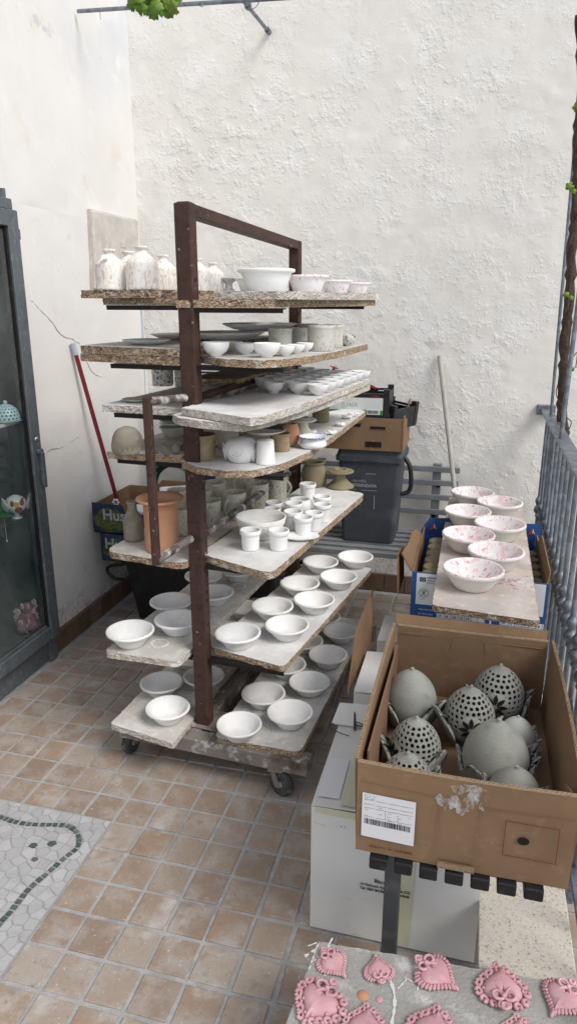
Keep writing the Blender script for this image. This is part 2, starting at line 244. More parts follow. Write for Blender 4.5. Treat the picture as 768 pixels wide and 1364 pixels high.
# ------------------------------------------------------------------ object helpers
W = {}
def attach(o, parent):
    if parent is not None:
        o.parent = parent; o.matrix_parent_inverse = W[parent.name].inverted()
def link(o, parent=None):
    C.objects.link(o); W[o.name] = o.matrix_basis.copy(); attach(o, parent); return o
def tag(o, label=None, cat=None, group=None, kind=None):
    if label: o['label'] = label
    if cat: o['category'] = cat
    if group: o['group'] = group
    if kind: o['kind'] = kind
    return o
def thing(name, loc, label, cat, group=None):
    o = bpy.data.objects.new(name, None); o.empty_display_size = .05; o.location = loc
    link(o); return tag(o, label, cat, group)
class MB:
    def __init__(s): s.v = []; s.f = []; s.mi = []; s.sm = []
    def add(s, vs, fs, mi=0, smooth=False):
        k = len(s.v); s.v += [tuple(v) for v in vs]
        for f in fs: s.f.append([i + k for i in f]); s.mi.append(mi); s.sm.append(smooth)
        return s
    def box(s, c, size, rz=0, mi=0, mx=None):
        x, y, z = (a / 2 for a in size); m = mx if mx else Matrix.Translation(c) @ Matrix.Rotation(rz, 4, 'Z')
        vs = [m @ Vector((a * x, b * y, e * z)) for e in (-1, 1) for b in (-1, 1) for a in (-1, 1)]
        return s.add(vs, [(0, 2, 3, 1), (4, 5, 7, 6), (0, 1, 5, 4), (2, 6, 7, 3), (0, 4, 6, 2), (1, 3, 7, 5)], mi)
    def bar(s, a, b, wd, ht, up=(0, 0, 1), mi=0):
        a, b = Vector(a), Vector(b); y = (b - a); l = y.length; y.normalize()
        x = y.cross(Vector(up)).normalized(); z = x.cross(y)
        m = Matrix((x, y, z)).transposed().to_4x4(); m.translation = (a + b) / 2
        return s.box(None, (wd, l, ht), mx=m, mi=mi)
    def prism(s, poly, off, mi=0):
        n = len(poly); off = Vector(off); p = [Vector(q) for q in poly]
        vs = p + [q + off for q in p]
        return s.add(vs, [list(range(n))[::-1], list(range(n, 2 * n))] + [(i, (i + 1) % n, n + (i + 1) % n, n + i) for i in range(n)], mi)
    def tube(s, pts, r, n=8, mi=0, cap=True):
        pts = [Vector(p) for p in pts]; rs = r if isinstance(r, (list, tuple)) else [r] * len(pts)
        vs = []; fs = []; px = None
        for i, p in enumerate(pts):
            t = (pts[min(i + 1, len(pts) - 1)] - pts[max(i - 1, 0)]).normalized()
            if px is None: px = t.orthogonal().normalized()
            px = (px - t * px.dot(t)).normalized(); py = t.cross(px)
            for k in range(n):
                a = 2 * math.pi * k / n; vs.append(p + (px * math.cos(a) + py * math.sin(a)) * rs[i])
        for i in range(len(pts) - 1):
            for k in range(n): fs.append((i * n + k, i * n + (k + 1) % n, (i + 1) * n + (k + 1) % n, (i + 1) * n + k))
        s.add(vs, fs, mi, True)
        if cap: s.add(vs[:n], [list(range(n))[::-1]], mi); s.add(vs[-n:], [list(range(n))], mi)
        return s
    def lathe(s, prof, n=32, loc=(0, 0, 0), sc=1, mis=None, mx=None, wob=0):
        m = mx if mx else Matrix.Translation(loc) @ Matrix.Scale(sc, 4)
        rows = []; vs = []
        for r, z in prof:
            if r < 1e-6: rows.append([len(vs)]); vs.append(m @ Vector((0, 0, z)))
            else:
                rows.append(list(range(len(vs), len(vs) + n)))
                for k in range(n):
                    a = 2 * math.pi * k / n; q = r * (1 + wob * math.sin(2 * a + 1) )
                    vs.append(m @ Vector((q * math.cos(a), q * math.sin(a), z)))
        base = len(s.v); s.v += [tuple(v) for v in vs]
        for i in range(len(rows) - 1):
            A, B = rows[i], rows[i + 1]; mi = mis[i] if mis else 0
            for k in range(n):
                k2 = (k + 1) % n
                if len(A) == 1 and len(B) == 1: continue
                if len(A) == 1: f = (A[0], B[k2], B[k])
                elif len(B) == 1: f = (A[k], A[k2], B[0])
                else: f = (A[k], A[k2], B[k2], B[k])
                s.f.append([j + base for j in f]); s.mi.append(mi); s.sm.append(True)
        return s
    def ball(s, c, r, n=8, mi=0, sq=1):
        pr = [(math.sin(math.pi * i / (n // 2)) * r, -math.cos(math.pi * i / (n // 2)) * r * sq) for i in range(n // 2 + 1)]
        pr[0] = (0, pr[0][1]); pr[-1] = (0, pr[-1][1])
        k = len(s.f); s.lathe(pr, n, c)
        for i in range(k, len(s.f)): s.mi[i] = mi
        return s
    def mesh(s, name, mats):
        me = bpy.data.meshes.new(name); me.from_pydata(s.v, [], s.f)
        for m in (mats if isinstance(mats, (list, tuple)) else [mats]): me.materials.append(M[m])
        me.polygons.foreach_set('material_index', s.mi); me.polygons.foreach_set('use_smooth', s.sm)
        me.update(); return me
    def build(s, name, mats, parent=None, loc=None, rz=0, sc=None):
        o = bpy.data.objects.new(name, s.mesh(name, mats))
        if loc is not None: o.location = loc
        o.rotation_euler = (0, 0, rz)
        if sc is not None: o.scale = (sc, sc, sc) if not isinstance(sc, tuple) else sc
        o.matrix_basis = Matrix.LocRotScale(o.location, o.rotation_euler, o.scale)
        return link(o, parent)
def place(name, me, loc, rz=0, sc=1, parent=None):
    o = bpy.data.objects.new(name, me); o.location = loc; o.rotation_euler = (0, 0, rz); o.scale = (sc, sc, sc) if not isinstance(sc, tuple) else sc
    o.matrix_basis = Matrix.LocRotScale(o.location, o.rotation_euler, o.scale)
    return link(o, parent)
def bevel(o, wd=.003, seg=1):
    b = o.modifiers.new('bevel', 'BEVEL'); b.width = wd; b.segments = seg; b.limit_method = 'ANGLE'; return o
def text(name, body, size, mx, material, parent=None, bold=0, align='LEFT', sx=1):
    cu = bpy.data.curves.new(name, 'FONT'); cu.body = body; cu.size = size; cu.align_x = align; cu.offset = bold; cu.extrude = 0; cu.resolution_u = 2
    to = bpy.data.objects.new(name + '_src', cu); C.objects.link(to)
    dg = bpy.context.evaluated_depsgraph_get()
    me = bpy.data.meshes.new_from_object(to.evaluated_get(dg)); bpy.data.objects.remove(to)
    me.name = name; me.transform(mx @ Matrix.Diagonal((sx, 1, 1, 1))); me.materials.clear(); me.materials.append(M[material])
    o = bpy.data.objects.new(name, me); return link(o, parent)
def frame(origin, x, up):      # local x -> x, local y -> up, z = normal
    x = Vector(x).normalized(); up = Vector(up); z = x.cross(up).normalized(); y = z.cross(x)
    m = Matrix((x, y, z)).transposed().to_4x4(); m.translation = Vector(origin); return m
def smooth_poly(pts, n=6):
    out = []
    P = [Vector(p) for p in pts]
    for i in range(len(P) - 1):
        p0, p1, p2, p3 = P[max(i - 1, 0)], P[i], P[i + 1], P[min(i + 2, len(P) - 1)]
        for k in range(n):
            t = k / n
            out.append(.5 * ((2 * p1) + (p2 - p0) * t + (2 * p0 - 5 * p1 + 4 * p2 - p3) * t * t + (3 * p1 - p0 - 3 * p2 + p3) * t ** 3))
    out.append(P[-1]); return out

# ------------------------------------------------------------------ the setting: ground, floor, walls
WX, WY = -1.85, 3.785                                        # inner faces of the left and the back wall
g = MB().box((0, 0, -.75), (200, 200, .1)); tag(g.build('ground', 'concrete'), kind='structure')
fl = MB().add([(-2.3, -3, -.005), (.46, -3, -.005), (.46, 3.9, -.005), (-2.3, 3.9, -.005), (-2.3, -3, -.7), (.46, -3, -.7), (.46, 3.9, -.7), (-2.3, 3.9, -.7)],
              [(0, 1, 2, 3), (4, 7, 6, 5), (0, 4, 5, 1), (1, 5, 6, 2), (2, 6, 7, 3), (3, 7, 4, 0)])
floor = tag(fl.build('terrace_floor', 'grout'), kind='structure')
TX, TY, OX, OY = .1111, .1141, -.9181, 1.9032
def tile_bm(sx, sy, t=.009):
    b = .0018; m = MB(); x, y = sx / 2, sy / 2
    vs = [(-x, -y, -t), (x, -y, -t), (x, y, -t), (-x, y, -t), (-x, -y, -b), (x, -y, -b), (x, y, -b), (-x, y, -b), (-x + b, -y + b, 0), (x - b, -y + b, 0), (x - b, y - b, 0), (-x + b, y - b, 0)]
    fs = [(8, 9, 10, 11)]
    for k in (0, 4):
        for i in range(4): j = (i + 1) % 4; fs.append((k + i, k + j, k + 4 + j, k + 4 + i))
    return m.add(vs, fs)
def tile_variant(k):
    rnd = random.Random(50 + k); t = tile_bm(TX - .0125, TY - .0125); J = [(rnd.uniform(-.0013, .0013), rnd.uniform(-.0013, .0013), rnd.uniform(-.0007, .0003)) for _ in range(4)]
    t.v = [(x + J[i % 4][0], y + J[i % 4][1], z + (J[i % 4][2] if i > 3 else 0)) for i, (x, y, z) in enumerate(t.v)]
    return t
tmeshes = [tile_variant(k).mesh('floor_tile', 'tile') for k in range(6)]
def screen(p):
    v = Vector(p) - Vector((0, 0, CAM_H)); c, s = math.cos(YAW), math.sin(YAW)
    x = v.x * c + v.y * s; y = -v.x * s + v.y * c
    dd = y * math.cos(PITCH) - v.z * math.sin(PITCH); u = y * math.sin(PITCH) + v.z * math.cos(PITCH)
    return (384 + FPX * x / dd, 682 - FPX * u / dd) if dd > .05 else (-9999, 9999)
MOS_X, MOS_Y = OX - TX * 1.0 + .0, OY - TY * 2.0             # mosaic corner, snapped to a tile joint
cand = []; rest = MB()
for i in range(-9, 13):
    for j in range(-17, 18):
        x, y = OX + TX * (i + .5), OY + TY * (j + .5)
        if x < WX + .04 or x > .45 or y > WY - .03 or y < -.4: continue
        if x < MOS_X and y < MOS_Y: continue
        px, py = screen((x, y, 0))
        vis = -20 < px < 790 and 560 < py < 1390
        # what stands on the floor hides these in the photo
        hid = (px > 425 and py > 900) or (px > 530 and py > 700) or (px < 75 and py < 880) or (px > 500 and py > 880)
        cand.append((0 if vis and not hid else 1, y, x))
cand.sort()
for k, (h, y, x) in enumerate(cand):
    zz = random.uniform(-.0012, .0008)
    if h == 0 and k < 300:
        o = place('floor_tile', random.choice(tmeshes), (x + random.uniform(-.0012, .0012), y + random.uniform(-.0012, .0012), zz), random.uniform(-.008, .008), 1, floor)
        o.rotation_euler.x = random.uniform(-.006, .006)
    else:
        t = tile_bm(TX - .0125, TY - .0125); rest.add([(a + x, b + y, c + zz) for a, b, c in t.v], t.f)
tag(rest.build('floor_tiles', 'tile', floor), kind='stuff')
# white crazy paving with the green mosaic line
mos = MB().box((MOS_X - .45, MOS_Y - .75, -.0045), (.9, 1.5, .006)); mosaic = tag(mos.build('mosaic_paving', 'paving_grout'), kind='structure')
line_px = [(-22, 1082), (0, 1088), (26, 1096), (52, 1098.5), (83, 1099), (96, 1103), (104, 1112), (105.5, 1121), (101, 1131), (86, 1143), (60, 1166), (39, 1184), (15.6, 1213), (0, 1230), (-22, 1257)]
line = smooth_poly([at(x, y, 0) for x, y in line_px], 12)
def clip(poly, nx, ny, dd):
    out = []
    for i in range(len(poly)):
        a, b = poly[i], poly[(i + 1) % len(poly)]; da = a[0] * nx + a[1] * ny - dd; db = b[0] * nx + b[1] * ny - dd
        if da <= 0: out.append(a)
        if da * db < 0: t = da / (da - db); out.append((a[0] + (b[0] - a[0]) * t, a[1] + (b[1] - a[1]) * t))
    return out
seeds = []
tries = 0
while tries < 6000:
    tries += 1
    p = (random.uniform(MOS_X - .52, MOS_X), random.uniform(MOS_Y - .72, MOS_Y))
    if all((p[0] - q[0]) ** 2 + (p[1] - q[1]) ** 2 > .030 ** 2 for q in seeds): seeds.append(p)
xa, xb, ya, yb = MOS_X - .52, MOS_X - .004, MOS_Y - .72, MOS_Y - .004
n_pav = 0; extra = MB()
for p in seeds:
    if min((q.x - p[0]) ** 2 + (q.y - p[1]) ** 2 for q in line) < .015 ** 2: pass
    poly = [(xa, ya), (xb, ya), (xb, yb), (xa, yb)]
    for q in seeds:
        if q is p: continue
        dx, dy = q[0] - p[0], q[1] - p[1]; l = math.hypot(dx, dy)
        if l > .14: continue
        nx, ny = dx / l, dy / l
        poly = clip(poly, nx, ny, nx * (p[0] + q[0]) / 2 + ny * (p[1] + q[1]) / 2 - .0018)
        if len(poly) < 3: break
    # keep clear of the green line
    q = min(line, key=lambda q: (q.x - p[0]) ** 2 + (q.y - p[1]) ** 2); dx, dy = q.x - p[0], q.y - p[1]; l = math.hypot(dx, dy)
    polys = [poly]
    if l < .06 and len(poly) >= 3:
        i = line.index(q); tg = line[min(i + 1, len(line) - 1)] - line[max(i - 1, 0)]; tg.normalize(); nx, ny = -tg.y, tg.x; dq = nx * q.x + ny * q.y
        polys = [clip(poly, nx, ny, dq - .0108), clip(poly, -nx, -ny, -dq - .0108)]
    for poly in polys:
        n = len(poly)
        if n < 3: continue
        ar = abs(sum(poly[i][0] * poly[(i + 1) % n][1] - poly[(i + 1) % n][0] * poly[i][1] for i in range(n))) / 2
        if ar < 2e-5: continue
        z = random.uniform(-.0004, .0008)
        m = MB(); cx = sum(a for a, b in poly) / n; cy = sum(b for a, b in poly) / n
        vs = [(a, b, -.004) for a, b in poly] + [(cx + (a - cx) * .95, cy + (b - cy) * .95, z) for a, b in poly]
        m.add(vs, [list(range(n, 2 * n))] + [(i, (i + 1) % n, n + (i + 1) % n, n + i) for i in range(n)])
        sx_, sy_ = screen((cx, cy, 0))
        if n_pav < 299 and -10 < sx_ and sy_ < 1390: m.build('paving_stone', 'paving', mosaic); n_pav += 1
        else: extra.add(m.v, m.f)
if extra.v: tag(extra.build('paving_stones', 'paving', mosaic), kind='stuff')
acc = 0; last = line[0]
for i in range(1, len(line)):
    seg = (line[i] - line[i - 1]).length; acc += seg
    if acc > .0195:
        acc = 0; t = (line[i] - line[i - 1]).normalized(); nrm = Vector((-t.y, t.x, 0)); c = line[i]
        hw, hl = .0072 + random.uniform(-.001, .001), .0076 + random.uniform(-.001, .0006)
        q = [c + t * hl * a + nrm * hw * b + Vector((random.uniform(-.0008, .0008), random.uniform(-.0008, .0008), -.004)) for a, b in ((-1, -1), (1, -1), (1, 1), (-1, 1))]
        MB().prism(q, (0, 0, .0055)).build('mosaic_tessera', 'green_stone', mosaic)
for px, py, s in ((45, 1126.5, 1), (70, 1124, 1.1), (47, 1145, .8)):
    c = at(px, py, 0)
    q = [c + Vector((a * .013 * s, b * .012 * s, -.003)) for a, b in ((-1, -.6), (.3, -1), (1, .2), (.2, .9), (-.8, .5))]
    MB().prism(q, (0, 0, .0055)).build('mosaic_tessera', 'green_stone', mosaic)

def rough_wall(name, origin, ux, uz, wid, hgt, step, amp, material, fr, thick):
    nu, nv = int(wid / step), int(hgt / step); ux, uz = Vector(ux), Vector(uz); nn = ux.cross(uz)
    vs = []
    for j in range(nv + 1):
        for i in range(nu + 1):
            p = Vector(origin) + ux * (wid * i / nu) + uz * (hgt * j / nv)
            a = noise.fractal(p * fr, .9, 2.1, 4) * amp
            lump = noise.noise(p * fr * .55 + Vector((7, 3, 1)))
            pit = noise.noise(p * fr * 1.7 + Vector((1, 8, 4)))
            if lump > .10: a += (lump - .10) * amp * 4 * max(0, pit) 
            a -= amp * 1.5 * max(0, noise.noise(p * fr * 2.6) - .33) * (1 + 3 * max(0, noise.noise(p * 1.1)))
            if i in (0, nu) or j in (0, nv): a = 0
            vs.append(p + nn * a)
    fs = [(j * (nu + 1) + i, j * (nu + 1) + i + 1, (j + 1) * (nu + 1) + i + 1, (j + 1) * (nu + 1) + i) for j in range(nv) for i in range(nu)]
    m = MB().add(vs, fs, 0, True)
    bk = -nn * thick; a, b, c, e = [Vector(origin) + ux * (wid * u) + uz * (hgt * v) for u, v in ((0, 0), (1, 0), (1, 1), (0, 1))]
    m.add([a, b, c, e, a + bk, b + bk, c + bk, e + bk], [(0, 4, 5, 1), (1, 5, 6, 2), (2, 6, 7, 3), (3, 7, 4, 0), (4, 7, 6, 5)])
    return m.build(name, material)
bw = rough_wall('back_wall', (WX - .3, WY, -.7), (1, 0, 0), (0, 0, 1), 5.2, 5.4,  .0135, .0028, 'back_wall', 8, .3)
tag(bw, 'rough whitewashed masonry wall closing the back of the terrace', 'wall')
CY0, CY1, CZ1 = 1.30, 2.60, 1.975                            # the cabinet's opening in the left wall
lw = thing('left_wall', (WX, CY1, 0), 'smooth white plastered wall with cracks on the left side, display cabinet set into it', 'wall')
def plain_left(y0, y1, z0, z1):
    nu, nv = max(2, int((y1 - y0) / .025)), max(2, int((z1 - z0) / .025)); vs = []
    for j in range(nv + 1):
        for i in range(nu + 1):
            p = Vector((WX, y0 + (y1 - y0) * i / nu, z0 + (z1 - z0) * j / nv)); a = noise.fractal(p * 3.2, 1, 2, 3) * .004
            if i in (0, nu) or j in (0, nv): a = 0
            vs.append(p + Vector((a, 0, 0)))
    m = MB().add(vs, [(j * (nu + 1) + i, j * (nu + 1) + i + 1, (j + 1) * (nu + 1) + i + 1, (j + 1) * (nu + 1) + i) for j in range(nv) for i in range(nu)], 0, True)
    t = -.45
    m.add([(WX, y0, z0), (WX, y1, z0), (WX, y1, z1), (WX, y0, z1), (WX + t, y0, z0), (WX + t, y1, z0), (WX + t, y1, z1), (WX + t, y0, z1)], [(0, 1, 5, 4), (1, 2, 6, 5), (2, 3, 7, 6), (3, 0, 4, 7), (4, 5, 6, 7)])
    return m.build('wall_panel', 'left_wall', lw)
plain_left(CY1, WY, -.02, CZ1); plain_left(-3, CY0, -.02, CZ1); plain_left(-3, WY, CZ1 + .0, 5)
# cracks in the left wall
for pts in ([(33, 397), (44, 402), (55, 414), (70, 430), (80, 444), (88, 449), (97, 452), (106, 458)], [(116, 482), (122, 494), (131, 501), (142, 503), (150, 513)],
            [(63, 602), (72, 598), (82, 597), (95, 588), (106, 583)], [(106, 602), (116, 606), (126, 598)]):
    pp = smooth_poly([atx(x, y, WX + .0005) for x, y in pts], 5)
    pp = [p + Vector((0, random.uniform(-.002, .002), random.uniform(-.003, .003))) for p in pp]
    MB().tube(pp, [.0008 + .0012 * random.random() for _ in pp], 5).build('wall_crack', 'crack', lw)
# skirting tiles
y = CY1 + .012
def skirt(parent, a, b):
    m = MB().box((0, 0, 0), (1, 1, 1)); c = (Vector(a) + Vector(b)) / 2; s = Vector(b) - Vector(a)
    o = bevel(m.build('skirting_tile', 'skirting', parent, c, 0, tuple(abs(k) for k in s)), .002)
while y < WY - .02:
    skirt(lw, (WX - .004, y + .003, .002), (WX + .022, min(y + .108, WY - .004), .095 + random.uniform(-.002, .002))); y += .111
x = WX + .025
while x < .42:
    skirt(bw, (x + .003, WY - .018, .002), (x + .113, WY + .004, .10 + random.uniform(-.002, .002))); x += .116

# ------------------------------------------------------------------ cement plate, pipe, broom handles, hose at the walls
t = thing('meter_cover', (WX, 3.47, 1.5), 'square beige cement cover plate set high on the left wall', 'cover plate')
pl = [atx(x, y, WX + .012) for x, y in ((120, 280), (181, 294), (182, 395), (124, 385))]
q = [Vector((WX - .002, p.y, p.z)) for p in pl]
bevel(MB().prism(q, (.03, 0, 0)).build('plate', 'plate', t), .006, 2)
qc = sum(q, Vector()) / 4; MB().prism([Vector((WX - .0025, qc.y + (v.y - qc.y) * 1.035, qc.z + (v.z - qc.z) * 1.03)) for v in q], (.016, 0, 0)).build('recess_frame', 'board_pinkish', t)
cp = sum(q, Vector()) / 4
mx = frame((WX + .0295, cp.y - .03, cp.z + .11), (0, -1, 0), (0, 0, 1))
for k in range(3): MB().box((WX + .029, 3.52 + .022 * k, 1.875), (.004, .016, .022)).build('raised_mark', 'plate', t)
tag(MB().tube([aty(187, 398, WY - .03), aty(190, 450, WY - .03), aty(192.5, 520, WY - .03), Vector((aty(192.5, 520, WY - .03).x, WY - .03, .1))], .009, 10).tube([aty(188.5, 442, WY - .03), aty(188.7, 449, WY - .03)], .0125, 10).build('conduit', 'pvc'), 'pale grey plastic conduit running down the back wall in the corner', 'pipe')
a, b = aty(184, 480, WY - .06), aty(185, 640, WY - .12); b2 = b + (b - a) * .95; b2.z = max(b2.z, .005)
tag(MB().tube([a, b2], .011, 10).build('wooden_broomstick', 'wood'), 'brown wooden stick standing upright in the left corner behind the rack', 'stick')
t = thing('mop_handle', (-1.7, 3.2, 0), 'dark red metal mop handle with grey cap leaning on the left wall', 'mop handle')
a = atx(97, 457, WX + .018); b = atx(153, 655, -1.755); dv = (b - a).normalized(); e_ = b + dv * .3
MB().tube([a + dv * .05, e_], .0105, 12).build('tube', 'red_handle', t)
MB().tube([a, a + dv * .055], .0125, 12).build('end_cap', 'pvc', t)
hc = Vector((-1.63, 3.6, .58))
m = MB()
for rr, dy in ((.135, 0), (.12, .018), (.14, -.016)):
    m.tube([hc + Vector((math.cos(a) * rr, dy, math.sin(a) * rr * 1.05)) for a in [2 * math.pi * k / 40 for k in range(41)]], .010, 8, cap=False)
m.tube([hc + Vector((.13 * math.cos(a), -.02, .13 * math.sin(a))) for a in [math.pi * (.5 - k / 18 * .9) for k in range(19)]] , .008, 8, 1)
tag(m.build('garden_hose', ['hose', 'hose_pale']), 'coiled green garden hose hanging in the corner behind the artichoke boxes', 'hose')
a, b = aty(585, 474, WY - .02), aty(603.5, 640, WY - .16); dv = b - a; e_ = a + dv * ((a.z - .46) / (a.z - b.z))
tag(MB().tube([a, a + (e_ - a) * .3, a + (e_ - a) * .7, e_], [.013, .0125, .012, .0115], 10).build('leaning_stick', 'grey_wood'), 'whitish wooden stick leaning against the rough back wall behind the bench', 'stick')

# ------------------------------------------------------------------ the rolling drying rack
P0 = Vector((-.855, 2.055, 0)); P1 = Vector((-.782, 3.06, 0)); AX = (P1 - P0).normalized(); SD = Vector((AX.y, -AX.x, 0)); RZ = math.atan2(-AX.x, AX.y)
rack = thing('drying_rack', (-.82, 2.5, 0), 'tall rusty brown steel drying rack on castors, two posts with shelf arms on both sides', 'rack')
ZT = 1.87
for p, zt, wd in ((P0, ZT, .051), (P1, ZT - .03, .046)):
    m = MB(); h = wd / 2
    q = [p + SD * a * h + AX * b * h * .9 for a, b in ((-1, -1), (1, -1), (1, 1), (-1, 1))]
    m.prism([Vector((v.x, v.y, .15)) for v in q], (0, 0, zt - .15))
    bevel(m.build('post', 'rust', rack), .004, 2)
m = MB(); a = P0 + Vector((0, 0, ZT - .018)) + AX * .026; b = P1 + Vector((0, 0, ZT - .048)) - AX * .022
m.bar(a, b, .044, .034); bevel(m.build('top_rail', 'rust', rack), .003, 2)
c = P0 + Vector((0, 0, ZT + .001)); MB().prism([c + SD * u * .018 + AX * v * .016 for u, v in ((-1, -1), (1, -1), (1, 1), (-1, 1))], (0, 0, .0015)).build('open_tube_end', 'black_steel', rack)
# plaster smears, holes and welds on the front post
for z, u in ((1.66, .012), (1.02, .016), (.66, .02), (.63, .02), (.54, .018)):
    c = P0 + SD * .0258 + Vector((0, 0, z)); MB().tube([c, c + SD * .0012], .0055, 10).build('bolt_hole', 'black_steel', rack)
LV = {1: (1.5845, 1.5775), 2: (1.406, 1.4095), 3: (1.2495, 1.2415), 4: (1.0975, 1.0845), 5: (.7495, .7605), 6: (.4145, .4145)}     # left, right: just under the boards
for k, zlr in LV.items():
    for p in (P0, P1):
        for sgn, l, z in ((-1, .245, zlr[0]), (1, .275, zlr[1])):
            m = MB(); st = p + SD * sgn * .03 + Vector((0, 0, z))
            pass
            e_ = st + SD * sgn * l; off = AX * (.014)
            m.bar(st - off * .2, e_ - off * .2, .03, .004); m.bar(st - off - Vector((0, 0, .006)), e_ - off - Vector((0, 0, .006)), .004, .012)
            m.build('arm', 'black_steel', rack)
# loop of tube that sticks out in front of the post
u0 = Vector((-.904, 1.842, 0)); zt, zb = 1.325, .842
bevel(MB().bar(u0 + Vector((0, 0, zb - .014)), u0 + Vector((0, 0, zt + .016)), .024, .024, (1, 0, 0)).build('loop_upright', 'rust', rack), .006, 3)
MB().tube([u0 + Vector((0, 0, zt)), P0 + Vector((-.012, -.029, 1.313))], .0125, 12).build('loop_tube', 'rust_plaster', rack)
MB().tube([u0 + Vector((0, 0, zb)), P0 + Vector((-.012, -.031, .856))], .0135, 12).build('loop_tube', 'rust_plaster', rack)
MB().tube([P0 + Vector((.02, .03, .858)), P1 + Vector((-.02, -.03, .845))], .0125, 12).build('brace_tube', 'rust_plaster', rack)
MB().tube([P0 + Vector((.02, .03, 1.312)), P1 + Vector((-.0, -.03, 1.318))], .0125, 12).build('brace_tube', 'rust', rack)
# base frame
BX = (at(410, 1013, .15) - at(150, 958, .15)); BX.z = 0; BX.normalize(); BY = Vector((-BX.y, BX.x, 0))
fl_, fr_ = at(150, 962, .15), at(409, 1016, .15)
bevel(MB().bar(fl_ + BY * .03 - Vector((0, 0, .03)), fr_ + BY * .03 - Vector((0, 0, .03)), .06, .056).build('front_beam', 'beam', rack), .003)
bevel(MB().bar(fl_ + BY * 1.05 - Vector((0, 0, .03)), fr_ + BY * 1.05 - Vector((0, 0, .03)), .06, .056).build('rear_beam', 'beam', rack), .003)
bevel(MB().bar(fl_ + BX * .29 + BY * .062 - Vector((0, 0, .03)), fl_ + BX * .29 + BY * 1.018 - Vector((0, 0, .03)), .06, .054).build('spine_beam', 'beam', rack), .003)
bevel(MB().bar(P0 - SD * .1 + AX * .02 + Vector((0, 0, .152)), P0 + SD * .1 + AX * .02 + Vector((0, 0, .152)), .12, .006).build('foot_plate', 'beam', rack), .002)
def castor(x, y, rot):
    f = thing('castor', (x, y, 0), None, None); attach(f, rack)
    a = Matrix.Translation((x, y, .047)) @ Matrix.Rotation(rot, 4, 'Z') @ Matrix.Rotation(R(90), 4, 'X')
    pr = [(.014, -.014), (.036, -.014), (.044, -.011), (.046, -.004), (.046, .004), (.044, .011), (.036, .014), (.014, .014)]
    MB().lathe(pr, 28, mx=a).build('wheel', 'rubber_wheel', f)
    MB().lathe([(0, -.017), (.014, -.017), (.016, 0), (.014, .017), (0, .017)], 14, mx=a).build('hub', 'beam', f)
    m = MB(); ca, sa = math.cos(rot), math.sin(rot); ax = Vector((ca, sa, 0)); nn = Vector((-sa, ca, 0))
    for sg in (-1, 1): m.bar(Vector((x, y, .040)) + nn * .020 * sg, Vector((x, y, .098)) + nn * .020 * sg + ax * .025, .022, .003, nn)
    m.box(None, (.05, .05, .004), mx=Matrix.Translation(Vector((x, y, .097)) + ax * .02))
    m.build('fork', 'beam', f)
    return f
p = at(373, 1046, .047); castor(p.x, p.y + .015, R(158))
p = at(170, 993, .047); castor(p.x, p.y + .03, R(80))
p = fl_ + BY * 1.04 + BX * .06; castor(p.x, p.y, R(120))
p = fr_ + BY * 1.04 - BX * .06; castor(p.x, p.y, R(200))

# ------------------------------------------------------------------ shelf boards (each lies loose on the arms)
def board(name, pts, th, label, mats=('board_top', 'board_edge'), jit=.0022, group='chipboard shelf boards on the rack', seed=0, cat='shelf board'):
    rnd = random.Random(seed + len(label)); P = [Vector(p) for p in pts]; out = []
    zs = None
    for i in range(len(P)):
        a, b = P[i], P[(i + 1) % len(P)]; n = max(1, int((b - a).length / .011))
        for k in range(n): out.append(a.lerp(b, k / n))
    area = sum(P[i].x * P[(i + 1) % len(P)].y - P[(i + 1) % len(P)].x * P[i].y for i in range(len(P)))
    if area < 0: out.reverse()
    n = len(out); c = sum(out, Vector()) / n; ly = [(0, .0008), (-.0018, 0), (-th * .35, 0), (-th * .7, 0), (-th, .001)]; vs = []
    for k, (dz, ins) in enumerate(ly):
        for i, p in enumerate(out):
            t = (out[(i + 1) % n] - out[i - 1]).normalized(); nr = Vector((t.y, -t.x, 0))
            j = -abs(rnd.gauss(0, jit)) * (1 if 0 < k < 4 else .6) - ins
            vs.append(p + nr * j + Vector((0, 0, dz + (rnd.uniform(-.0008, .0004) if k == 0 else 0))))
    m = MB(); fs = []
    m.add(vs, [list(range(n))], 0)
    m.add(vs, [(k * n + (i + 1) % n, k * n + i, (k + 1) * n + i, (k + 1) * n + (i + 1) % n) for k in range(4) for i in range(n)], 1)
    m.add(vs[4 * n:], [list(range(n))[::-1]], 1)
    o = m.build(name, list(mats)); tag(o, label, cat, group); return o
def rpoly(px, z, back=None, rnd=0):
    return [at(x, y, zz) for (x, y, zz) in [(p[0], p[1], p[2] if len(p) > 2 else z) for p in px]]
def quad(fl, fr, br_, bl, z, r=.03, zr=None):
    """board from four ground points with rounded front corners"""
    P = [Vector((*p[:2], z)) for p in (fl, fr, br_, bl)]; out = []
    for i, rr in zip(range(4), (r, r, r * .6, r * .6)):
        a, b, c = P[i - 1], P[i], P[(i + 1) % 4]; u, v = (a - b).normalized(), (c - b).normalized()
        for k in range(5):
            t = k / 4; out.append((b + u * rr) * (1 - t) ** 2 + b * 2 * t * (1 - t) + (b + v * rr) * t ** 2)
    return out
Z7, Z6, Z5, Z4, Z3, Z2, Z1 = .17, .44, .79, 1.11, 1.267, 1.435, 1.622
Z4L, Z3L = 1.123, 1.275
TH = .023
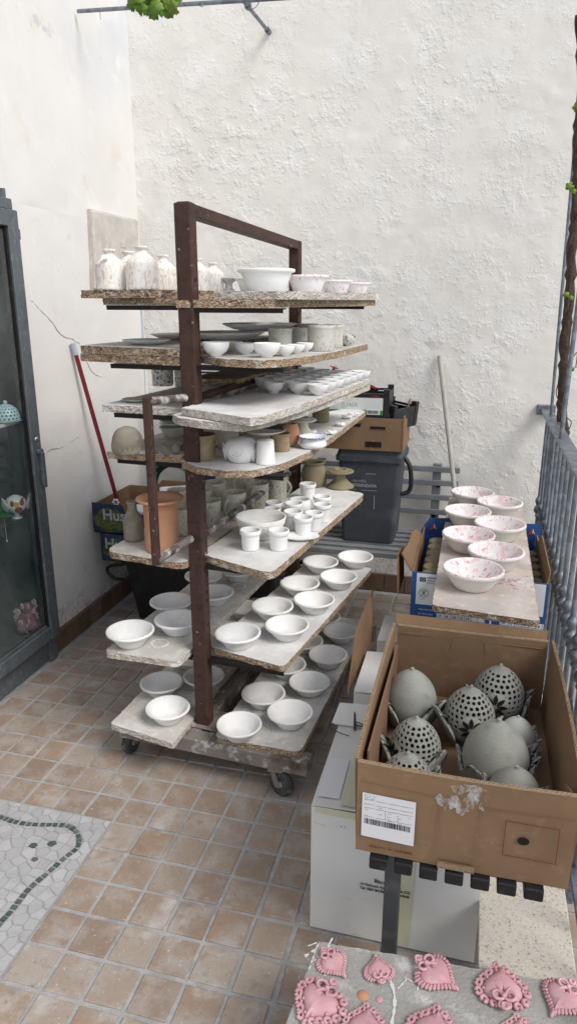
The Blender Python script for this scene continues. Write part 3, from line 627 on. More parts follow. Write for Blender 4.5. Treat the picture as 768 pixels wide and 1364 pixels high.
# level 7 (bottom)
f1, f2 = at(283, 982, Z7), at(400, 1003, Z7); b1 = at(470, 868, Z7); dv = (b1 - f2).normalized()
board('shelf_board', quad(f1, f2, f2 + dv * 1.06, f1 + dv * 1.06, Z7, .035), TH, 'dusty chipboard on the right side of the rack base, bottommost of the right boards', seed=1)
f1, f2 = at(146, 964, Z7), at(231, 991, Z7); dv = Vector((.05, 1, 0)).normalized()
board('shelf_board', quad(f1, f2, f2 + dv * 1.05, f1 + dv * 1.05, Z7, .015), TH, 'dusty chipboard on the left side of the rack base, bottommost of the left boards', ('board_top', 'board_edge_pale'), seed=2)
# level 6
f1, f2 = at(277, 861, Z6), at(378, 889, Z6); b1 = at(496, 757, Z6); dv = (b1 - f2).normalized()
R6 = (f2, dv); board('shelf_board', quad(f1, f2, b1, f1 + dv * 1.0, Z6, .03), TH, 'dusty white chipboard, second right board from the bottom, carrying a double row of wide bowls', ('board_white', 'board_edge'), seed=3)
f1, f2 = at(137, 868, Z6), at(238, 882, Z6); b1 = at(350, 772, Z6); dv = (b1 - f2).normalized()
board('shelf_board', quad(f1, f2, f2 + dv * 1.02, f1 + dv * 1.02, Z6, .03), TH, 'pale worn chipboard with dried slip rings, second left board from the bottom', ('board_top', 'board_edge_pale'), seed=4)
# level 5
f1, f2 = at(264, 737, Z5), at(361, 765, Z5); b1 = at(486, 657, Z5); dv = (b1 - f2).normalized()
board('shelf_board', quad(f1, f2, b1, f1 + dv * 1.02, Z5, .055), TH + .004, 'white dusted chipboard with brown rounded front edge under the little white pots', ('board_white', 'board_edge'), seed=5)
f1, f2 = at(138, 734, .775), at(245, 752, .775); dv = Vector((.07, 1, 0)).normalized()
board('shelf_board', quad(f1, f2, f2 + dv * 1.04, f1 + dv * 1.04, .775, .05), TH, 'chipboard under the terracotta jar and the marbled mugs', ('board_top', 'board_edge'), jit=.004, seed=6)
# level 4
f1, f2 = at(241, 614, Z4), at(345, 629, Z4)
pts = [f1, at(262, 622, Z4), at(300, 627, Z4), at(335, 627, Z4), at(375, 618, Z4), at(410, 603, Z4), at(445, 580, Z4), at(487, 548, Z4), at(470, 541, Z4)]
inn = [Vector((-.68, 3.12, Z4)), Vector((-.78, 3.1, Z4)), f1 + Vector((.06, .6, 0))]
board('shelf_board', pts + inn, TH, 'white dusted chipboard with curved outer edge holding crocks and the white lidded pot', ('board_white', 'board_edge'), seed=7)
f1, f2 = at(140, 602, Z4L), at(244, 608, Z4L); dv = Vector((.075, 1, 0)).normalized()
board('shelf_board', quad(f1, f2, f2 + dv * 1.0, f1 + dv * 1.0, Z4L, .015), TH, 'chipboard holding the grey clay pinecone and leaves, fourth left board from the bottom', seed=8)
# level 3: two stacked boards on the right
lo, hi = Z3, Z3 + .025
f1, f2 = at(229, 552, lo), at(322, 566, lo); b1 = at(493, 512, lo)
pts3 = [f1, at(236, 556, lo), at(262, 560, lo), at(322, 565, lo), at(352, 560, lo), at(400, 547, lo), at(450, 529, lo), b1, at(484, 508, lo), Vector((-.66, 3.0, lo)), Vector((-.79, 2.98, lo)), f1 + Vector((.12, .55, 0))]
board('shelf_board', pts3, TH, 'lower of two chipboards stacked under the grid of small white cups', ('board_white', 'board_edge_pale'), seed=9)
f1, f2 = at(241, 543, hi), at(338, 556, hi); b1 = at(492, 505, hi)
board('shelf_board', [f1, at(333, 557, hi), at(352, 554, hi), at(395, 541, hi), at(440, 525, hi), b1, Vector((-.665, 2.98, hi)), Vector((-.78, 2.96, hi)), f1 + Vector((.10, .5, 0))], TH, 'upper chipboard directly beneath the grid of small white cups', ('board_white', 'board_edge_pale'), seed=10)
f1, f2 = at(134, 539, Z3L), at(246, 545, Z3L); dv = Vector((.075, 1, 0)).normalized()
board('shelf_board', quad(f1, f2, f2 + dv * .95, f1 + dv * .95, Z3L, .01), TH, 'thin grey chipboard on the left side just above the clay pinecone shelf', ('board_white', 'board_edge_pale'), seed=11)
# level 2
f1 = at(259, 473, Z2)
board('shelf_board', [f1, at(300, 478, Z2), at(345, 480, Z2), at(372, 479, Z2), at(410, 475, Z2), at(450, 468, Z2), at(490, 458, Z2), Vector((-.5, 2.9, Z2)), Vector((-.76, 2.95, Z2)), f1 + Vector((.07, .5, 0))], TH, 'chipboard holding a row of rounded white cups, second right board from the top', ('board_top', 'board_edge'), seed=12)
L2a = Vector((-1.16, 2.05, 1.458)); dv = Vector((.075, 1, 0)).normalized()
f1 = aty(104, 462, 2.12); f2 = aty(236, 462, 2.03)
for k, z in ((0, 1.433), (1, 1.459)):
    a = Vector((f1.x + .004 * k, f1.y, z)); b = Vector((f2.x + .01, f2.y, z))
    board('shelf_board', quad(a, b, b + dv * .95, a + dv * .95, z, .012), .0245, ('lower' if k == 0 else 'upper') + ' of two rough chipboards stacked on the left, second level from the top', ('board_top', 'board_edge'), jit=.004, seed=13 + k)
# level 1
a = aty(135, 398, 2.11); b = aty(236, 398, 2.04)
board('shelf_board', quad(Vector((a.x, a.y, 1.607)), Vector((b.x + .012, b.y, 1.607)), b + dv * .98, a + dv * .98, 1.607, .01), .02, 'lower chipboard on the upper left, underneath the ragged board with the bottles', ('shelf_wood', 'board_edge'), jit=.002, seed=15)
a = aty(102, 389, 2.10); b = aty(210, 389, 2.05)
board('shelf_board', quad(Vector((a.x, a.y, 1.632)), Vector((b.x, b.y, 1.632)), b + dv * .95 + Vector((.06, 0, 0)), a + dv * .95, 1.632, .03), .0245, 'ragged brown chipboard on the upper left carrying the marbled bottles', ('board_top', 'board_edge'), jit=.005, seed=16)
a = aty(233, 400, 2.02); b = aty(362, 400, 2.08); c = aty(500, 400, 2.86)
board('shelf_board', [Vector((a.x, a.y, 1.602)), Vector((b.x, b.y, 1.602)), Vector((b.x + .09, b.y + .34, 1.602)), Vector((c.x, c.y, 1.602)), Vector((-.75, 3.0, 1.602)), Vector((-.79, 2.2, 1.602)), Vector((-.80, 2.1, 1.602))], .022, 'lower brown chipboard at the top right, crossing in front of the post', ('shelf_wood', 'board_edge'), seed=17)
a = aty(284, 385, 2.10); b = aty(370, 385, 2.09); c = aty(506, 400, 2.88)
board('shelf_board', [Vector((a.x, a.y, 1.627)), Vector((b.x, b.y, 1.627)), Vector((b.x + .03, b.y + .02, 1.627)), Vector((b.x + .10, b.y + .32, 1.627)), Vector((c.x, c.y, 1.627)), Vector((c.x - .03, c.y + .04, 1.627)), Vector((-.73, 2.98, 1.627)), Vector((a.x, a.y + .5, 1.627))], .0235, 'topmost pale chipboard on the right side, under the large white bowls', ('board_white', 'board_edge_pale'), seed=18)

# ------------------------------------------------------------------ pottery
BOWL = [(0, 0), (.25, 0), (.275, .008), (.30, .05), (.37, .145), (.44, .235), (.455, .25), (.475, .256), (.497, .268), (.505, .29), (.500, .312), (.487, .322), (.465, .322), (.45, .312), (.43, .275), (.36, .165), (.29, .07), (.25, .045), (.15, .036), (0, .034)]
SPAT = [(0, 0), (.27, 0), (.30, .012), (.335, .06), (.40, .16), (.45, .25), (.465, .268), (.49, .275), (.503, .295), (.502, .33), (.49, .345), (.47, .345), (.455, .33), (.42, .26), (.35, .14), (.28, .06), (.15, .042), (0, .04)]
DEEP = [(0, 0), (.30, 0), (.325, .012), (.40, .20), (.435, .29), (.44, .305), (.47, .31), (.497, .325), (.503, .345), (.495, .37), (.47, .375), (.455, .36), (.42, .27), (.33, .06), (0, .04)]
ROUND = [(0, 0), (.20, 0), (.215, .01), (.205, .045), (.24, .07), (.36, .15), (.44, .26), (.48, .38), (.5, .50), (.497, .512), (.478, .512), (.455, .40), (.41, .27), (.32, .16), (.2, .11), (0, .10)]
POT = [(0, 0), (.37, 0), (.395, .02), (.40, .06), (.435, .72), (.44, .745), (.485, .76), (.5, .79), (.5, .93), (.485, .965), (.445, .965), (.425, .93), (.40, .60), (.36, .10), (0, .07)]
BIGBOWL = [(0, 0), (.20, 0), (.22, .015), (.215, .045), (.30, .09), (.41, .19), (.475, .32), (.5, .43), (.495, .445), (.475, .445), (.45, .34), (.38, .20), (.28, .12), (0, .09)]
MUGP = [(0, 0), (.43, 0), (.46, .03), (.47, .2), (.475, .8), (.5, 1.16), (.497, 1.18), (.47, 1.18), (.44, .8), (.43, .1), (0, .07)]
CROCK = [(0, 0), (.46, 0), (.48, .02), (.475, .3), (.475, .72), (.485, .76), (.5, .79), (.497, .86), (.48, .88), (.45, .87), (.44, .8), (.44, .1), (0, .07)]
BOTTLE = [(0, 0), (.47, 0), (.495, .025), (.5, .08), (.5, .76), (.49, .81), (.45, .87), (.33, .98), (.21, 1.08), (.155, 1.14), (.155, 1.19), (.20, 1.22), (.225, 1.255), (.21, 1.29), (.16, 1.30), (.12, 1.28), (.11, 1.1), (0, 1.05)]
PLATE = [(0, 0), (.25, 0), (.27, .012), (.36, .03), (.49, .085), (.5, .097), (.488, .10), (.36, .05), (.26, .03), (0, .028)]
STAND = [(0, 0), (.45, 0), (.5, .02), (.49, .06), (.40, .13), (.28, .24), (.205, .34), (.18, .44), (.20, .50), (.30, .53), (.42, .545), (.475, .57), (.485, .605), (.46, .63), (.32, .635), (.285, .64), (.27, .665), (.245, .68), (.20, .68), (.18, .66), (.16, .61), (0, .6)]
OLLA = [(0, 0), (.36, 0), (.40, .03), (.47, .2), (.5, .45), (.48, .66), (.42, .80), (.36, .86), (.37, .9), (.43, .92), (.45, .95), (.43, .98), (.36, .98), (.32, .9), (.40, .75), (.44, .45), (.35, .08), (0, .06)]
JAR = [(0, 0), (.33, 0), (.35, .02), (.355, .2), (.355, .9), (.36, 1.02), (.40, 1.07), (.48, 1.09), (.5, 1.11), (.5, 1.14), (.48, 1.155), (.42, 1.14), (.34, 1.09), (.315, 1.0), (.31, .1), (0, .06)]
FLASK = [(0, 0), (.44, 0), (.48, .03), (.5, .12), (.5, .95), (.48, 1.10), (.40, 1.28), (.28, 1.44), (.235, 1.55), (.225, 1.80), (.25, 1.86), (.28, 1.92), (.275, 1.98), (.24, 2.0), (.18, 1.99), (.16, 1.8), (0, 1.5)]
PED = [(0, 0), (.30, 0), (.32, .02), (.24, .08), (.15, .2), (.14, .34), (.2, .42), (.38, .5), (.49, .54), (.5, .57), (.48, .575), (.36, .53), (0, .46)]
TUMBLER_INV = [(0, 1.2), (.40, 1.2), (.43, 1.17), (.49, .08), (.5, .03), (.49, 0), (.46, 0), (.40, 1.1), (0, 1.12)]
EGGPOT = [(0, 0), (.28, 0), (.36, .06), (.44, .25), (.48, .5), (.47, .75), (.42, .95), (.36, 1.08), (.32, 1.1), (.34, 1.0), (.4, .5), (0, .1)]
DOMEPOT = [(0, 0), (.33, 0), (.36, .02), (.44, .14), (.49, .32), (.49, .44), (.44, .56), (.33, .65), (.2, .69), (.06, .70), (0, .70)]
FOOTDISH = [(0, 0), (.36, 0), (.38, .015), (.44, .06), (.46, .14), (.41, .22), (.37, .26), (.40, .31), (.47, .36), (.5, .39), (.49, .405), (.45, .39), (.36, .33), (.3, .24), (0, .2)]
MESH = {}
REG = {}
def relax():
    for L_ in REG.values():
        for _ in range(60):
            for i in range(len(L_)):
                for j in range(i):
                    (a, ra), (b, rb) = L_[i], L_[j]; d_ = (a.location - b.location).xy; l = d_.length
                    if 1e-6 < l < ra + rb:
                        m_ = d_ * ((ra + rb - l) / l * .5); a.location.x += m_.x; a.location.y += m_.y; b.location.x -= m_.x; b.location.y -= m_.y
def pmesh(name, prof, mats, n=36, mis=None, wob=0):
    key = (name, id(prof), str(mats))
    if key not in MESH: MESH[key] = MB().lathe(prof, n, mis=mis, wob=wob).mesh(name, mats)
    return MESH[key]
def pot(name, prof, mats, px, py, wpx, zb, label, cat, group=None, y=None, n=36, mis=None, parent=None, rim=None, wob=0, D=None, rz=None):
    """px, py: centre of the rim in the photo; wpx: its width; zb: height of the board it stands on"""
    hr = max(z for r, z in prof) if rim is None else rim
    if y is None:
        d0 = .06
        for _ in range(6):
            p = at(px, py, zb + d0 * hr); d0 = D or wpx * depth(p) / FPX
    else:
        p = aty(px, py, y); d0 = D or wpx * depth(p) / FPX
    me = pmesh(name, prof, mats, n, mis, wob)
    o = place(name, me, (p.x, p.y, zb + .0006), random.uniform(0, 6.28) if rz is None else rz, d0, parent)
    if prof not in (PLATE,) and name not in ('stacked_dish',): REG.setdefault(round(zb, 3), []).append((o, .5 * d0 * 1.01))
    return tag(o, label, cat, group)
G6, G7 = 'wide bisque bowls on the lower shelves', 'wide bisque bowls on the lower shelves'
def bowls(data, zb, where, group=G6, w0=None):
    for x, y, wd, pos in data:
        o = pot('bowl', BOWL, 'bisque', x, y, wd * random.uniform(.955, .985), zb, 'white bisque bowl on the %s, %s' % (where, pos), 'bowl', group, wob=.010)
        o.scale.z *= random.uniform(.93, 1.06)
bowls([(318.5, 964, 63, 'nearest the camera at the board end'), (384, 946, 62, 'first in the outer row'), (352.5, 923, 59, 'second in the inner row'), (410, 905, 57, 'second in the outer row'),
       (383, 885, 55, 'third in the inner row'), (433.5, 869, 53, 'third in the outer row'), (408, 853, 51, 'fourth in the inner row'), (451.5, 837, 48.5, 'fourth in the outer row'), (432, 821, 47, 'farthest, half under the board above')], Z7, 'rack base right board')
bowls([(223.5, 942, 61, 'nearest the camera'), (215, 907, 58, 'second on the outer side'), (271.5, 898, 56, 'behind the post, inner side'), (256, 873, 51, 'third back, partly under the left board'),
       (302, 838, 50, 'fourth back, seen under the right bowls'), (325, 808, 46, 'farthest back')], Z7, 'rack base left board')
bowls([(173.5, 839, 66, 'nearest the camera and free of the post'), (236, 824, 62, 'second from the front, touching the post'), (228, 799, 57, 'third, on the outer side'), (285, 787, 54, 'fourth, right behind the post'),
       (271, 766, 51, 'fifth, on the outer side'), (316, 758, 48, 'sixth, partly under the pots board')], Z6, 'left second board')
bowls([(316.5, 842, 64, 'nearest the post'), (382, 831, 62, 'first in the outer row'), (362.5, 805.5, 58, 'second in the inner row'), (418, 797.5, 56, 'second in the outer row'), (399, 775, 54, 'third in the inner row'),
       (450.5, 766.5, 52, 'third in the outer row'), (426.5, 746.5, 49.5, 'fourth in the inner row'), (473, 739.5, 48.5, 'farthest in the outer row')], Z6, 'right second board')
# dried slip rings on the left board and marks
for px, py, rr, z in ((213, 857, .033, Z6), (283, 815, .026, Z6), (318, 781, .03, Z6), (250, 922, .03, Z7)):
    c = at(px, py, z); m = MB()
    n = 40; vs = []
    for k in range(n):
        a = 2 * math.pi * k / n
        for q in (rr * (.80 + .06 * math.sin(3 * a + px)), rr * (1.0 + .08 * math.sin(2 * a + py))): vs.append(c + Vector((q * math.cos(a), q * math.sin(a), .0011)))
    m.add(vs, [(2 * k, 2 * k + 1, (2 * k + 3) % (2 * n), (2 * k + 2) % (2 * n)) for k in range(n)])
    b = [o for o in C.objects if o.name.startswith('shelf_board') and (('left board from the bottom' in o.get('label', '') and 'second' in o['label'] and z == Z6) or ('bottommost of the left' in o.get('label', '') and z == Z7))][0]
    m.build('slip_ring', 'clay_dust', b)
# level 5 right: pots, dish, candle stand
def pots(rows, prof, mats, zb, name, cat, group):
    for x, y, wd, lab in rows: pot(name, prof, mats, x, y, wd, zb, lab, cat, group)
GP = 'small white pots on the middle right board'
pots([(335, 703.5, 28.5, 'small white rimmed pot in front of the big bowl, left of the front pair'), (371, 705.5, 28.5, 'small white rimmed pot in front, right of the front pair'),
      (403.5, 688.5, 26, 'small white pot beside the oval dish, nearest the board edge'), (390, 680.5, 26, 'small white pot just right of the big bowl rim'), (418, 682.5, 25, 'small white pot second along the outer edge'),
      (429, 671.5, 24.5, 'small white pot third along the outer edge'), (428.5, 661, 24, 'small white pot in front of the olive candle stand base'), (409.5, 644, 22.5, 'tallest standing white pot at the back, against the rack post'),
      (391, 669.5, 25, 'small white pot in front of the squat round one'), (365, 668.5, 24.5, 'small white pot peeping over the big bowl rim, rear'), (362, 677, 23, 'small white pot mostly hidden behind the big bowl')], POT, 'bisque', Z5, 'plant_pot', 'pot', GP)
pot('squat_pot', [(0, 0), (.36, 0), (.40, .03), (.48, .2), (.5, .36), (.47, .5), (.42, .56), (.38, .57), (.36, .55), (.40, .45), (.42, .3), (0, .06)], 'bisque', 399, 664.5, 33, Z5, 'squat round white pot with inward rim among the small pots', 'pot')
pot('serving_bowl', BIGBOWL, 'bisque_ribbed', 345.5, 689, 68, Z5, 'large ribbed white footed bowl behind the two front pots', 'bowl')
o = pot('oval_dish', PLATE, 'bisque', 399, 714, 42, Z5, 'flat white oval dish beneath the small pots near the board edge', 'dish', rz=.2); o.scale = (o.scale[0] * 1.25, o.scale[1] * .8, o.scale[2] * 1.2)
pot('candle_stand', STAND, 'olive', 449.5, 624.5, 47, Z5, 'olive brown clay candle stand with wide base and drip tray', 'candle stand', D=.125)
pot('olive_urn', OLLA, 'olive', 422, 615, 46, Z5, 'olive brown round urn standing behind the candle stand', 'urn', D=.115)
bevel(MB().box(at(407, 641, Z5) + Vector((0, .1, .03)), (.04, .04, .06), .1).build('clay_block', 'tan_clay'), .003)
tag(C.objects['clay_block'], 'small tan clay block by the rear post on the pot board', 'clay block')
# level 5 left: jar, flask, mugs
j = pot('terracotta_jar', JAR, 'terracotta', 213, 662, 64, .775, 'tall terracotta jar with flared rim on the left board', 'jar', rz=0)
def handle(parent, p, r, a, out, z0, z1, th, material):
    dv = Vector((math.cos(a), math.sin(a), 0)); pts = []
    for k in range(11):
        t = k / 10; pts.append(p + dv * (r + out * math.sin(math.pi * t)) + Vector((0, 0, z1 + (z0 - z1) * t)))
    return MB().tube(pts, th, 8).build('handle', material, parent)
D_ = j.scale[0]; m = MB()
for off in (-.007, 0, .007): 
    b0 = Vector((j.location.x + off, j.location.y - .355 * D_ - .002, .775)); m.tube([b0 + Vector((0, .006, .97 * D_)), b0 + Vector((0, -.012, .93 * D_)), b0 + Vector((0, -.012, .84 * D_)), b0 + Vector((0, .002, .78 * D_))], .005, 8)
m.build('handle', 'terracotta', j)
pot('clay_bottle', FLASK, 'bottle_clay', 175.5, 668, 28.5, .775, 'grey brown unglazed clay bottle beside the terracotta jar', 'bottle', D=.072, rim=1.98)
GM = 'green marbled mugs on the left board'
for i, (x, y, wd, lab) in enumerate([(312, 655, 31, 'front of the marbled mugs, just above the brace tube'), (279, 666, 30, 'half hidden by the right side of the post'), (343, 643, 30, 'second along the brace tube'), (368, 634, 29, 'third along the brace tube'),
      (286, 642, 30, 'inner row, just right of the post'), (325, 630, 29.5, 'inner row, in the middle'), (352, 620, 28, 'farthest in the inner row'), (262, 652, 30, 'directly behind the post'), (239, 676, 31, 'just right of the terracotta jar'), (243, 652, 30, 'behind the terracotta jar rim'), (303, 622, 28, 'back row, farthest left')]):
    o = pot('mug', MUGP, 'mug', x, y, wd, .775, 'green grey marbled clay mug, ' + lab, 'mug', GM)
    a = R([250, 200, 260, 30, 170, 150, 140, 200, 220, 200, 160][i]); dd = o.scale[0]
    handle(o, Vector((o.location.x, o.location.y, .775)), .46 * dd, a, .22 * dd, .2 * dd, .95 * dd, .07 * dd, 'mug')
# level 4 right
o = pot('crock', CROCK, 'tan_clay', 268, 578, 38.5, Z4, 'tan brown crock right beside the front post', 'crock'); dd = o.scale[0]
handle(o, Vector((o.location.x, o.location.y, Z4)), .46 * dd, R(10), .10 * dd, .5 * dd, .72 * dd, .04 * dd, 'tan_clay')
o = pot('tan_beaker', CROCK, 'tan_clay', 373, 577, 27, Z4, 'slim tan beaker between the white tumbler and terracotta cup', 'beaker', D=.068)
pot('white_tumbler', TUMBLER_INV, 'bisque', 351, 586, 26, Z4, 'white bisque tumbler turned upside down', 'tumbler', D=.062, n=10)
t = pot('lidded_pot', DOMEPOT, 'bisque', 323, 583, 50, Z4, 'round white bisque pot with leaf ears, by the upturned tumbler', 'pot', D=.108)
def leaf_fan(parent, name, base, a, size, material, tilt=.5, curl=.5, lobes=7, wide=.36):
    """scalloped acanthus leaf standing on its base, turned outwards by angle a"""
    dv = Vector((math.cos(a), math.sin(a), 0)); sv = Vector((-math.sin(a), math.cos(a), 0)); m = MB(); nu, nv = 2 * lobes, 7; vs = []
    for jv in range(nv + 1):
        t = jv / nv; wv = math.sin(math.pi * min(1, .12 + t * .80)) ** .7
        for i in range(nu + 1):
            s = i / nu * 2 - 1; rib = .15 * math.cos(i * math.pi) * (.25 + t)
            edge = 1 - .15 * (i % 2) * t
            h = t * (1 - .30 * s * s) * edge
            out = tilt * h + curl * h * h + rib * .6 - .12 * s * s
            vs.append(Vector(base) + sv * (s * wv * wide * size) + Vector((0, 0, h * size)) + dv * (out * size * .5))
    m.add(vs, [(jv * (nu + 1) + i, jv * (nu + 1) + i + 1, (jv + 1) * (nu + 1) + i + 1, (jv + 1) * (nu + 1) + i) for jv in range(nv) for i in range(nu)], 0, True)
    o = m.build(name, material, parent); s = o.modifiers.new('thick', 'SOLIDIFY'); s.thickness = .004; s.offset = 1; return o
c = t.location; D_ = t.scale[0]
for a in (R(190), R(350)): leaf_fan(t, 'ear', c + Vector((math.cos(a) * .44 * D_, math.sin(a) * .44 * D_, .004)), a, .06, 'bisque', .5, -.4)
m = MB()
for rr in (.20, .10):
    pts = []
    for k in range(25):
        a = 2 * math.pi * k / 24; x, z = rr * math.cos(a) + .0, .36 + rr * .8 * math.sin(a)
        pts.append(c + Vector((x * D_, -D_ * (math.sqrt(max(0, .25 - x * x)) * (1 - .35 * max(0, (z - .3) / .4) ** 2) - .006), z * D_)))
    m.tube(pts, .0025, 6, cap=False)
m.build('incised_flower', 'bisque', t)
pot('terracotta_cup', EGGPOT, 'terracotta', 389, 564, 27, Z4, 'orange terracotta egg shaped cup on the curved board', 'cup', D=.072)
pot('footed_dish', FOOTDISH, ['bisque', 'blue_rim'], 413, 580, 41, Z4, 'white footed dish with blue brushed rim near the board edge', 'dish', mis=[0] * 7 + [1] * 4 + [0] * 4, D=.104)
pot('cake_stand', STAND, 'cream', 403, 556, 40, Z4, 'cream bisque stand with wide saucer behind the blue rimmed dish', 'stand', D=.108)
pot('olive_beaker', CROCK, 'olive', 427, 541, 22, Z4, 'olive brown beaker under the cup board at the back', 'beaker', D=.075, n=10)
pot('wide_plate', PLATE, 'cream', 352, 572, 62, Z4 + .062, 'wide cream plate resting over the crocks beneath the cup boards', 'plate', D=.15)
pot('cream_jar', CROCK, 'cream', 302, 566, 30, Z4, 'pale cream jar behind the crock and the lidded pot', 'jar', D=.085)
for i, (px, py, lab) in enumerate([(415, 576, 'nearest, beside the blue rimmed dish'), (440, 577, 'in the middle, by the board edge'), (452, 566, 'third from the front'), (461, 556, 'second from the back'), (470, 553, 'farthest towards the back corner')]):
    p = at(px, py, Z4 + .006); t = thing('clay_flower', (p.x, p.y, Z4), 'small white twisted clay rose, ' + lab, 'clay flower', 'twisted clay roses drying on the curved board'); m = MB()
    for k in range(4):
        a0 = random.uniform(0, 6.28); rr = random.uniform(.010, .018)
        m.tube([p + Vector((math.cos(a0 + u * .7) * rr + .006 * math.cos(k * 1.7), math.sin(a0 + u * .7) * rr * .7 + .006 * math.sin(k * 1.7), .004 + .003 * math.sin(u * 1.3 + k))) for u in range(8)], .0048, 6)
    m.build('petals', 'bisque', t)
    if i == 0: MB().box(p + Vector((-.01, .012, .004)), (.025, .012, .008), .4).build('red_glazed_scrap', 'red_glaze', t)
# level 4 left
t = thing('clay_pinecone', tuple(at(169, 600, Z4L)), 'grey clay pinecone with leaf collar lying on the left board', 'pinecone ornament')
c = at(169, 587, Z4L + .048)
EGG = [(0, -.5), (.18, -.47), (.34, -.36), (.46, -.18), (.5, .02), (.46, .22), (.36, .38), (.2, .49), (.06, .54), (.03, .58), (0, .585)]
mx = Matrix.Translation(c) @ Matrix.Rotation(R(78), 4, 'Y') @ Matrix.Rotation(R(20), 4, 'X') @ Matrix.Scale(.095, 4)
MB().lathe(EGG, 28, mx=mx).build('body', 'bottle_clay', t)
for a, s in ((R(255), .05), (R(290), .05), (R(180), .045), (R(330), .05)): leaf_fan(t, 'leaf', c + Vector((math.cos(a) * .044, math.sin(a) * .044, -.04)), a, s + .02, 'bottle_clay', .1, -.5)
t = thing('clay_leaves', tuple(at(222, 606, Z4L)), 'curled brown clay leaves lying before the stacked dishes', 'clay leaves')
for k, (px, py) in enumerate(((208, 604), (222, 606), (234, 605), (243, 600))): leaf_fan(t, 'leaf', at(px, py, Z4L) , R(240 + 30 * k), .045, 'bottle_clay', .9, .3, 4)
for k, z, pr, py in ((0, Z4L, DEEP, 586), (1, Z4L + .040, PLATE, 577), (2, Z4L + .052, PLATE, 572)):
    pot('stacked_dish', pr, ['blueglaze' if k == 1 else 'cream'], 231, py, 40, z, 'cream dish behind the clay leaves, ' + ('bottom of its stack', 'blue glazed one in the middle of its stack', 'top of its stack')[k], 'dish', 'dishes stacked behind the clay leaves', D=.10, y=2.36)

# level 3: grid of small cups
o3 = at(423, 511.5, Z3 + .025 + .038); gx = Vector((AX.x + .06, AX.y, 0)).normalized(); gs = Vector((gx.y, -gx.x, 0))
Dc = .074
rows = ('front', 'second', 'third', 'fourth', 'fifth', 'sixth', 'seventh', 'eighth'); cols = ('outer', 'second', 'third', 'inner')
for r_ in range(7):
    for c_ in range(4):
        if r_ == 0 and c_ == 3: continue
        p = o3 + gx * (.084 * r_ + (.026 if c_ % 2 else 0) + .0 * c_) - gs * (.082 * c_) + Vector((random.uniform(-.005, .005), random.uniform(-.005, .005), 0))
        if p.y > 2.93: continue
        if (p - P1).xy.length < .07: continue
        me = pmesh('cup', ROUND, 'bisque', 28)
        tag(place('cup', me, (p.x, p.y, Z3 + .0256), random.uniform(0, 6), Dc * random.uniform(.97, 1.03)), 'small white cup in the cup grid, %s row, %s column' % (rows[r_], cols[c_]), 'cup', 'grid of small white cups on the stacked boards')
for k, (x, y) in enumerate(((270, 523), (287, 521), (303, 519), (318, 515), (259, 514))):
    pot('cup', ROUND, 'cream', x, y - 6, 27, Z3L, 'cream cup behind the brace tube on the left grey board, ' + ('first', 'second', 'third', 'fourth', 'set back behind the first')[k] , 'cup', 'cream cups on the left grey board', D=.07)
a = Vector((-1.0, 2.35, Z3L + .062)); dv = Vector((.075, 1, 0)).normalized()
board('shelf_board', quad(a, a + Vector((.19, 0, 0)), a + Vector((.19, 0, 0)) + dv * .6, a + dv * .6, Z3L + .062, .01), .022, 'dark brown rough board resting on the cream cups behind the upper brace tube', ('shelf_wood', 'board_edge'), seed=22)
for x, y, wd, lab in ((217, 506, 30, 'left one showing beside the post'), (246, 505, 28, 'right one half behind the post')):
    pot('painted_mug', MUGP, 'black_spots', x, y, wd, Z3L, 'cream mug with black blotches on the left grey board, ' + lab, 'mug', 'black blotched mugs on the left grey board', y=2.62)
o = pot('shallow_dish', PLATE, 'cream', 182, 531, 40, Z3L, 'pale shallow dish at the outer side of the left grey board', 'dish', D=.10)
# level 2 right
for x, y, wd, lab, yy in ((287, 450.5, 37, 'first, nearest the front post', 2.09), (326, 454, 29, 'second, set slightly back', 2.19), (355, 451, 37, 'third, large', 2.09), (379, 455, 27, 'fourth', 2.16), (394, 457, 24, 'fifth', 2.26), (406, 458, 23, 'sixth', 2.36), (418, 458.5, 22, 'seventh', 2.46), (428, 458.5, 21, 'last before the bend', 2.56)):
    pot('round_cup', ROUND, 'bisque', x, y, wd, Z2, 'rounded white cup on the second right board from the top, ' + lab, 'cup', 'row of rounded white cups on the second board', y=yy)
pot('round_cup', ROUND, 'cream', 309, 453, 28, Z2, 'cream cup tucked behind the first white cups', 'cup', y=2.26)
for x, y, wd, lab, yy in ((373, 437, 33, 'nearest left', 2.40), (397, 434, 30, 'second', 2.56), (410, 431, 30, 'at the back', 2.78), (421, 435, 37, 'large, in front', 2.45), (440, 433, 33, 'right of the large one', 2.62)):
    pot('beaker', CROCK, 'mug_pale', x, y, wd, Z2, 'pale marbled beaker on the second right board, ' + lab, 'beaker', 'pale marbled beakers behind the white cups', y=yy, n=30)
pot('spotted_cup', ROUND, 'black_spots', 463, 444, 27, Z2, 'white cup with black blotches at the far right corner of the second board', 'cup', y=2.72)
for x, y, wd, k, yy in ((300, 446, 105, 0, 2.52), (346, 440, 100, 1, 2.74)):
    pot('broad_plate', PLATE, 'bisque', x, y, wd, 1.461 + (.024 * k), 'broad pale plate behind the rounded cups, ' + ('lower and nearer' if k == 0 else 'upper and farther'), 'plate', 'broad plates on the second level', y=yy)
pot('broad_plate', PLATE, 'bisque', 195, 453, 64, 1.4595, 'broad pale plate alone on the left second board', 'plate', y=2.22)
pot('broad_plate', PLATE, 'bisque', 236, 451, 70, 1.4597, 'broad pale plate behind the post on the left second board', 'plate', y=2.55)
